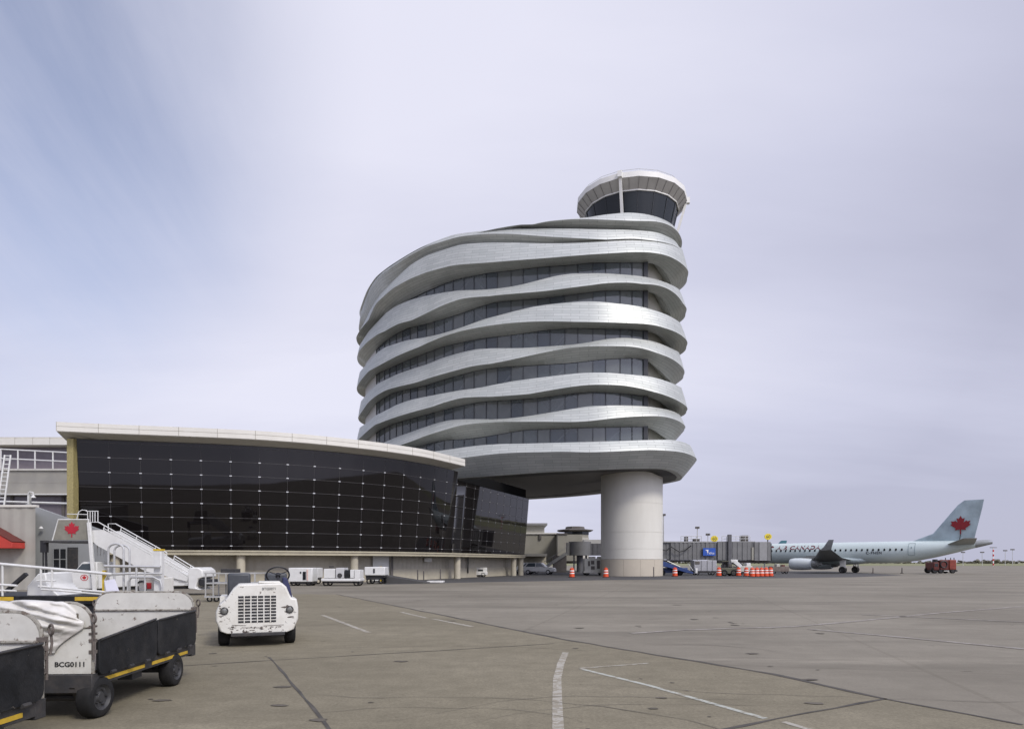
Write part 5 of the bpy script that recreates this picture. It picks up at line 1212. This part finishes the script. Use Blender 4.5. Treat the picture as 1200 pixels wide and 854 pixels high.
for px, lab in ((837.3, 'yellow octagon gate sign over the middle of the jet bridge'), (900.3, 'yellow octagon gate sign over the aircraft end of the jet bridge')):
    y = 631 if px < 850 else 628.5; zc_ = wp(px, y, d)[2]; x = at(px, d)[0]
    g = thing('gate_sign', lab, 'gate sign', (x, d + .2, wp(0, 634, d)[2]), 0, 'gate number signs on the jet bridge')
    mb = MB(); mb.bar((x, d + .2, wp(0, 634.6, d)[2]), (x, d + .2, zc_), .12); mb.build('post', chimney_dark, g, world=True)
    mb = MB(); R = .46; mb.prism([(x + 1.15 * R * cos(pi / 8 + k * pi / 4), zc_ + R * sin(pi / 8 + k * pi / 4)) for k in range(8)], d, d + .15); pl = mb.build('plate', sign_yellow, g, world=True)
    mb = MB(); text_into(mb, '60', .62, frame((x, d - .01, zc_ - .02), (1, 0, 0), (0, 0, 1)), .006); mb.build('number', text_black, pl, world=True)
# blue belt loader
d = 86.; bl = thing('belt_loader', 'blue belt loader with a raised sloping conveyor under the jet bridge', 'belt loader', at(795, d))
mb = MB(); P = [wp(*p, d) for p in ((770, 657.5), (775, 656.5), (806, 667), (813, 670.5), (812, 672), (806, 671), (770, 661))]; mb.prism([(p[0], p[2]) for p in P], d, d + 1.2); mb.build('conveyor', blue_paint, bl, world=True, bevel=.03)
mb = MB(); pbox(mb, 776, 806, 665, 671, d + 1.25, 1.0); mb.build('chassis', blue_paint, bl, world=True, bevel=.04)
mb = MB()
for a, b in (((782, 657), (797, 664)), ((806, 660), (812, 668))): mb.tube([wp(*a, d - .03), wp(*b, d - .03)], .05, 6)
mb.build('guard_rail', steel, bl, world=True)
tpart(bl, 'control_box', white_paint, 815, 817.5, 665.5, 671.3, d, .5, .03)
for px in (779, 800):
    for dy in (1.3, 2.2): wheel(bl, (at(px, d)[0] - bl.location.x, dy, .35), .35, .22, pi / 2)
# grey container dolly, tractors
d = 90.; cd1 = thing('container_dolly', 'grey baggage container on a dolly behind the blue belt loader', 'container', at(827, d)); tpart(cd1, 'container', M('container_grey', (.36, .36, .37), .5, metal=.2, var=.06), 813.5, 840, 656.3, 669, d, 2, .05); tpart(cd1, 'door', chimney_dark, 814.5, 820, 657.5, 661, d - .03, .1); tpart(cd1, 'frame', dark_steel, 814, 840, 669, 671, d + .1, 1.8)
mb = MB()
for x in (822, 829, 835): mb.bar(wp(x, 656.6, d - .02), wp(x, 668.6, d - .02), .06)
mb.build('seams', M('container_seam', (.2, .2, .2), .6), cd1, world=True)
for px in (818, 836):
    for dy in (.3, 1.7): wheel(cd1, (at(px, d)[0] - cd1.location.x, dy, .25), .25, .18, pi / 2, rim=False)
d = 84.; tt = thing('tow_tractor', 'dark tow tractor with open cab between the striped drums', 'baggage tractor', at(857, d)); tpart(tt, 'body', M('drab_olive', (.09, .09, .06), .6, var=.3), 845, 864, 665, 672, d, 1.7, .06); tpart(tt, 'seat', black, 848, 851, 661, 666, d + .3, 1); mb = MB()
for x in (846.5, 853, 853.5): mb.bar(wp(x, 665, d + .1), wp(x, 657.5, d + .1), .08); mb.bar(wp(x, 665, d + 1.5), wp(x, 657.5, d + 1.5), .08)
mb.build('cab_frame', black, tt, world=True); tpart(tt, 'cab_roof', M('drab_olive', (0, 0, 0)), 845.5, 854.5, 656.8, 657.8, d, 1.7, .03)
for px in (849, 860):
    for dy in (.1, 1.6): wheel(tt, (at(px, d)[0] - tt.location.x, dy, .4), .4, .3, pi / 2)
d = 92.; lf = thing('loader_lift', 'white lift loader with a raised slanting arm under the jet bridge', 'loader', at(866, d)); mb = MB(); mb.bar(wp(860, 657.5, d), wp(868, 664, d), .6, .5); mb.bar(wp(856, 657, d), wp(864, 657.2, d), .5, .4); mb.build('arm', white_paint, lf, world=True, bevel=.05); tpart(lf, 'body', grime, 864, 882, 663, 670, d, 1.8, .08); tpart(lf, 'cab', white_paint, 875, 880, 659.5, 663.3, d + .2, 1.3, .08)
for px in (868, 879):
    for dy in (.2, 1.7): wheel(lf, (at(px, d)[0] - lf.location.x, dy, .35), .35, .25, pi / 2, rim=False)
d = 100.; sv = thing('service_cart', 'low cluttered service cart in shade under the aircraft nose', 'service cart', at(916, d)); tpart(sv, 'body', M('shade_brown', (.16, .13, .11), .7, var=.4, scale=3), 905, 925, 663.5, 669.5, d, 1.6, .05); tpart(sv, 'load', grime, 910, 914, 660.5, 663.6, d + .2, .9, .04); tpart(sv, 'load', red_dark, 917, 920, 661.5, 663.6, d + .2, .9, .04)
for px in (908, 922):
    for dy in (.2, 1.4): wheel(sv, (at(px, d)[0] - sv.location.x, dy, .22), .22, .18, pi / 2, rim=False)

# ------------------------------------------------------------------ traffic drums
def make_drum(label, loc, group):
    t = thing('traffic_drum', label, 'traffic drum', loc, 0, group)
    def rg(r, z): return [Vector((r * cos(2 * pi * k / 20), r * sin(2 * pi * k / 20), z)) for k in range(20)]
    mb = MB(); mb.loft([rg(.31, .06), rg(.30, .2), rg(.27, .5), rg(.25, .8), rg(.23, .98), rg(.17, 1.03), rg(.02, 1.03)]); mb.build('barrel', orange, t)
    for z, r in ((.42, .283), (.70, .263)):
        mb = MB(); mb.loft([rg(r + .008, z), rg(r - .004, z + .105)]); mb.build('reflective_band', refl_white, t)
    mb = MB(); mb.loft([rg(.40, 0), rg(.40, .05), rg(.31, .07)]); mb.build('base', rubber, t)
    mb = MB(); mb.tube([(-.1, 0, 1.02), (-.08, 0, 1.12), (.08, 0, 1.12), (.1, 0, 1.02)], .025, 6); mb.build('handle', orange, t)
    return t
gname = 'orange striped traffic drums'
dr = make_drum('striped orange drum standing alone under the tower, left of the grimy box truck', gp(670.2, 676.3), gname)
for px, y, lab in ((710, 676.2, 'striped orange drum just left of the round pier'), (791, 675.2, 'striped orange drum in front of the blue belt loader'), (842.5, 674.8, 'striped orange drum in front of the dark tow tractor'), (865.5, 674.7, 'striped orange drum right of the dark tow tractor, with a gap to the next'),
                   (874.5, 675, 'striped orange drum next to the tight row of drums')): copy_tree(dr, gp(px, y), random.uniform(0, 3), lab, gname)
ROWN = ['first drum from the left in the tight row', 'second drum from the left in the tight row', 'third drum from the left in the tight row', 'fourth drum from the left in the tight row', 'last drum of the tight row, nearest the airliner']
for k in range(5): copy_tree(dr, gp(881.5 + 5.4 * k, 675.6 - .1 * k), random.uniform(0, 3), ROWN[k], gname)

# ------------------------------------------------------------------ airliner
AFT = Vector((.72, -.694, 0)).normalized(); MG = Vector((53.6, 108.5, 0)); AR = MG - AFT * 17.4; PRZ = atan2(AFT.y, AFT.x)
pl = thing('airliner', 'pale teal twin engine airliner with a red maple leaf tail parked at the jet bridge', 'aircraft', AR, PRZ, 'airliners on the apron')
FUS = [(0, .04, .04, 2.85), (.25, .38, .36, 2.85), (.8, .75, .72, 2.9), (1.6, 1.08, 1.08, 3.0), (2.6, 1.34, 1.42, 3.12), (4.2, 1.5, 1.66, 3.2), (8, 1.5, 1.68, 3.2), (16, 1.5, 1.68, 3.2), (24, 1.5, 1.66, 3.22), (27, 1.42, 1.48, 3.38), (29.5, 1.2, 1.2, 3.64), (32, .88, .86, 3.95), (34, .56, .54, 4.2), (35.5, .3, .3, 4.35), (36.2, .14, .16, 4.42)]
def fus(s):
    for a, b in zip(FUS, FUS[1:]):
        if s <= b[0]:
            t = (s - a[0]) / (b[0] - a[0]); return [a[k] + (b[k] - a[k]) * t for k in (1, 2, 3)]
    return list(FUS[-1][1:])
def fside(s, z, out=.012): ry, rz_, cz = fus(s); q = max(0, 1 - ((z - cz) / rz_) ** 2); return Vector((s, -(ry * sqrt(q) + out), z))
mb = MB(); n = 32
SS = [f[0] for f in FUS]; SS = sorted(set(SS + [k * 1.0 for k in range(3, 36)]))
mb.loft([[Vector((s, fus(s)[0] * cos(2 * pi * k / n), fus(s)[2] + fus(s)[1] * sin(2 * pi * k / n))) for k in range(n)] for s in SS], caps=True); fu = mb.build('fuselage', plane_skin, pl)
mb = MB(); mb.loft([[Vector((s, r * 1.02 * fus(s)[0] / 1 * cos(2 * pi * k / n), fus(s)[2] + r * 1.02 * fus(s)[1] * sin(2 * pi * k / n))) for k in range(n)] for s, r in ((34.3, 1.), (35.5, 1.0), (36.25, 1.0))], caps=True); mb.build('tail_cone', plane_grey, pl)
mb = MB(); mb.loft([[Vector((s, 1.62 * r * cos(2 * pi * k / 20), 2.05 + .75 * r * sin(2 * pi * k / 20))) for k in range(20)] for s, r in ((10.5, .2), (11.5, .75), (13, 1.), (17, 1.), (19.5, .8), (21.5, .2))]); mb.build('belly_fairing', plane_skin, pl)
w0 = MB(); w0.loft([[Vector((0, .14 * cos(a), .19 * sin(a))) for a in [2 * pi * k / 12 for k in range(12)]]], caps=False); w0.face([(0.14 * cos(2 * pi * k / 12), 0, .19 * sin(2 * pi * k / 12)) for k in range(12)])
w0 = MB(); w0.prism([(.14 * cos(2 * pi * k / 12), .2 * sin(2 * pi * k / 12)) for k in range(12)], -.012, .03); win0 = w0.build('cabin_window', dark_win, pl)
for k in range(27):
    s = 5.5 + k * .79
    if s > 25.4: break
    o = win0 if k == 0 else win0.copy()
    if k: COL.objects.link(o); o.parent = pl
    o.location = fside(s, 3.6); o.rotation_euler = (-.32, 0, 0)
def sticker(name, body, size, s0, z0, mat, spacing=1., sx=1., shear=0., bold=0.):
    mb = MB(); text_into(mb, body, size, Matrix.Identity(4), .004, 'LEFT', spacing, sx, shear, bold); vv = []
    for v in mb.v: p = fside(s0 + v[0], z0 + v[1], .012 + v[2]); vv.append(tuple(p))
    mb.v = vv; return mb.build(name, mat, pl)
sticker('title_lettering', 'AIR CANADA', .88, 6.3, 4.06, M('title_red', (.16, .025, .035), .5), 1.14, 1.2, .1, .032)
sticker('registration', 'C-FNEN', .55, 20.3, 3.12, M('reg_grey', (.08, .09, .10), .5), 1.2, bold=.02)
mb = MB(); c = fside(5.5, 4.2); leaf_into(mb, frame(c, (1, 0, 0), (0, .35, 1)), .36, .01); mb.build('nose_emblem', M('title_red', (0, 0, 0)), pl)
def door(s0, s1, za, zb_):
    mb = MB(); P = [(s0, za), (s1, za), (s1, zb_), (s0, zb_)]
    for (a, b), (c_, d_) in zip(P, P[1:] + P[:1]):
        prev = None
        for k in range(5):
            t = k / 4; q = fside(a + (c_ - a) * t, b + (d_ - b) * t, .015)
            if prev is not None: mb.bar(prev, q, .05)
            prev = q
    q0, q1 = fside((s0 + s1) / 2, 3.75, .015), fside((s0 + s1) / 2, 4.0, .015); mb.bar(q0, q1, .1); mb.build('door_outline', M('door_line', (.22, .28, .29), .5), pl)
door(26.1, 26.95, 2.75, 4.5)
# fin, stabilisers, wings
def slab(name, mat, sec0, sec1, extra=None, parent=pl, bev=0):
    """aerofoil between two sections: (leading edge point, trailing edge point, thickness dir, thickness)"""
    mb = MB(); rings = []
    for le, te, td, th in (sec0, sec1) if extra is None else (sec0, *extra, sec1):
        le, te, td = Vector(le), Vector(te), Vector(td).normalized(); R = []
        prof = [(0, 0), (.05, .35), (.2, .5), (.45, .48), (.75, .22), (1, .02)]
        for x, t in prof: R.append(le.lerp(te, x) + td * (t * th))
        for x, t in prof[-1:0:-1]: R.append(le.lerp(te, x) - td * (t * th))
        rings.append(R)
    mb.loft(rings, caps=True); return mb.build(name, mat, parent, angle=50)
fin = slab('tail_fin', plane_tail_m, ((25.6, 0, 4.55), (34.0, 0, 4.3), (0, 1, 0), .2), ((32.9, 0, 10.55), (35.25, 0, 10.55), (0, 1, 0), .16), [((29.0, 0, 5.9), (34.15, 0, 5.2), (0, 1, 0), .45), ((32.1, 0, 9.9), (35.1, 0, 9.6), (0, 1, 0), .25)])
mb = MB(); leaf_into(mb, frame((32.5, -.30, 6.85), (1, 0, 0), (0, .03, 1)), 1.5, .02); mb.build('leaf_emblem', M('leaf_red', (.22, .006, .012), .45), fin)
mb = MB(); mb.bar((32.5, -.33, 5.75), (32.4, -.36, 4.9), .1, .03); mb.build('leaf_stem', text_black, fin)
for s in (-1, 1):
    slab('tailplane', plane_grey, ((30.8, s * .5, 4.25), (34.2, s * .4, 4.25), (0, 0, 1), .3), ((33.8, s * 5.6, 4.95), (35.4, s * 5.6, 4.95), (0, 0, 1), .14))
    wg = slab('wing', plane_grey, ((11.6, s * 1.2, 2.15), (18.2, s * 1.2, 2.0), (0, 0, 1), .75), ((17.6, s * 13.3, 3.5), (19.2, s * 13.3, 3.5), (0, 0, 1), .2), [((14.0, s * 5.3, 2.5), (18.0, s * 5.3, 2.4), (0, 0, 1), .5)])
    slab('winglet', M('winglet_grey', (.38, .40, .40), .4), ((17.7, s * 13.25, 3.5), (19.2, s * 13.25, 3.5), (0, -s, 1), .16), ((19.1, s * 14.0, 4.9), (19.8, s * 14.0, 4.9), (0, -1, 0), .08), [((18.2, s * 13.65, 3.8), (19.4, s * 13.65, 3.8), (0, -1, .6), .13)], parent=wg)
    mb = MB(); n = 24; ec = (s * 4.4, 1.42)
    mb.loft([[Vector((x, ec[0] + r * cos(2 * pi * k / n), ec[1] + r * sin(2 * pi * k / n))) for k in range(n)] for x, r in ((11.6, .05), (11.2, .55), (10.6, .66), (10.0, .70), (9.85, .76), (9.95, .84), (10.5, .93), (11.6, .96), (12.8, .9), (13.3, .8), (13.3, .62))]); en = mb.build('engine', M('engine_white', (.60, .65, .65), .3, var=.04, coat=.3), pl)
    mb = MB(); mb.loft([[Vector((x, ec[0] + r * cos(2 * pi * k / n), ec[1] + r * sin(2 * pi * k / n))) for k in range(n)] for x, r in ((13.25, .62), (14.2, .5), (14.25, .38), (14.9, .05))]); mb.build('exhaust_cone', plane_grey, en)
    mb = MB(); mb.prism([(11.0, 2.2), (14.6, 2.2), (14.0, 2.75), (12.5, 2.7)], s * 4.4 - .12, s * 4.4 + .12); mb.build('pylon', plane_grey, en)
    mb = MB(); mb.bar((17.4, s * 2.9, 2.3), (17.4, s * 2.97, .5), .26); mb.bar((17.4, s * 2.9, 1.1), (16.6, s * 2.0, 2.1), .12); mb.box(17.0, 17.9, s * 3.15 - .02, s * 3.15 + .02, .8, 2.0); lg = mb.build('main_gear', white_paint, pl)
    for q in (-.24, .24): wheel(lg, (17.4, s * 2.97 + q, .52), .52, .34, pi / 2)
mb = MB(); mb.bar((3.6, 0, 1.7), (3.6, 0, .35), .16); lg = mb.build('nose_gear', white_paint, pl)
for q in (-.16, .16): wheel(lg, (3.6, q, .34), .34, .2, pi / 2, rim=False)
far = copy_tree(pl, (86.4, 302, 0), PRZ, 'far airliner showing only its plain teal tail fin above the nearer fuselage', 'airliners on the apron', skip=('leaf_emblem', 'leaf_stem', 'title_lettering', 'registration', 'cabin_window', 'door_outline', 'nose_emblem'))
for ch in far.children:
    if ch.name.startswith('tail_fin'): ch.data = ch.data.copy(); ch.data.materials[0] = plane_teal

# red refuelling truck beneath the tail
d = 105.; fr = thing('service_truck', 'small dark red service truck parked beyond the aircraft tail', 'truck', at(1106, d))
tpart(fr, 'chassis', dark_steel, 1093, 1122, 667.5, 669.6, d + .2, 1.8); tpart(fr, 'cab', red_dark, 1094, 1101, 658.5, 668, d, 2.2, .12); tpart(fr, 'window', dark_win, 1095.5, 1099.5, 660, 663.5, d - .03, .1); tpart(fr, 'pump_unit', red_dark, 1101.8, 1112, 656, 667.5, d, 2.1, .1); tpart(fr, 'tank', M('truck_red', (.21, .035, .018), .5, var=.3, scale=2), 1112.5, 1121, 655.5, 667.5, d, 2.1, .12)
mb = MB(); p = Vector(wp(1106, 661, d - .02)); mb.torus(p, (0, 1, 0), .5, .09, 24, 6); mb.build('hose_reel', black, fr, world=True)
mb = MB()
for x in (1108, 1114, 1118): mb.tube([wp(x, 656.5, d + .4), wp(x, 653.2, d + .4)], .06, 6)
mb.build('mast', dark_steel, fr, world=True); tpart(fr, 'bumper', refl_white, 1104, 1119, 668.2, 669, d + .15, .06); tpart(fr, 'beacon', black, 1096, 1099, 655, 658.6, d + .3, .8, .05)
for px in (1096, 1103, 1117):
    for dy in (.2, 1.9): wheel(fr, (at(px, d)[0] - fr.location.x, dy, .48), .48, .35, pi / 2)

# ------------------------------------------------------------------ masts
def mast(name, label, cat, px, ytop, d, w, group, head='flood', bands=False):
    t = thing(name, label, cat, at(px, d), 0, group); x = at(px, d)[0]; zt = wp(0, ytop, d)[2]
    mb = MB(); mb.cyl((0, 0, 0), (0, 0, zt), w, w * .6, 10); po = mb.build('pole', steel if not bands else refl_white, t)
    if bands:
        for k in range(0, 4): mb = MB(); mb.cyl((0, 0, zt * (.02 + .25 * k)), (0, 0, zt * (.13 + .25 * k)), w * 1.08, n=10); mb.build('red_band', red, po)
    mb = MB(); s = d / F
    if head == 'flood':
        for k in (-1, 1): mb.box(k * 1.3 * s - .9 * s, k * 1.3 * s + .9 * s, -.3, .3, zt - 1.2 * s, zt + 1.2 * s)
    elif head == 'tee': mb.box(-3.7 * s, 3.7 * s, -.3, .3, zt - .35 * s, zt + .35 * s)
    else:
        for k in (-1.5, 0, 1.5): mb.box(k * s - .6 * s, k * s + .6 * s, -.3, .3, zt - .5 * s, zt + .8 * s)
    mb.build('lamp_head', chimney_dark, t); return t
mast('light_mast', 'tall grey floodlight mast just right of the round pier', 'light mast', 777.6, 603, 150, .18, 'light masts')
mast('light_mast', 'floodlight mast rising above the middle of the jet bridge roof', 'light mast', 817.2, 618, 150, .15, 'light masts')
mast('light_mast', 'short floodlight mast left of the middle gate sign', 'light mast', 829.6, 626, 150, .13, 'light masts')
mast('approach_mast', 'red and white banded mast with a flat crossbar on the horizon', 'light mast', 1164, 641.3, 330, .3, 'masts on the horizon', 'tee', True)
for px, y, lab in ((1178, 645, 'grey horizon mast just right of the crossbar mast'), (1186.5, 643.8, 'tallest headed horizon mast at the far right'), (1128.5, 647, 'faint horizon mast nearest the red truck'), (1151, 647, 'faint horizon mast left of the crossbar mast')): mast('approach_mast', lab, 'light mast', px, y, 360, .16, 'masts on the horizon', 'cluster')
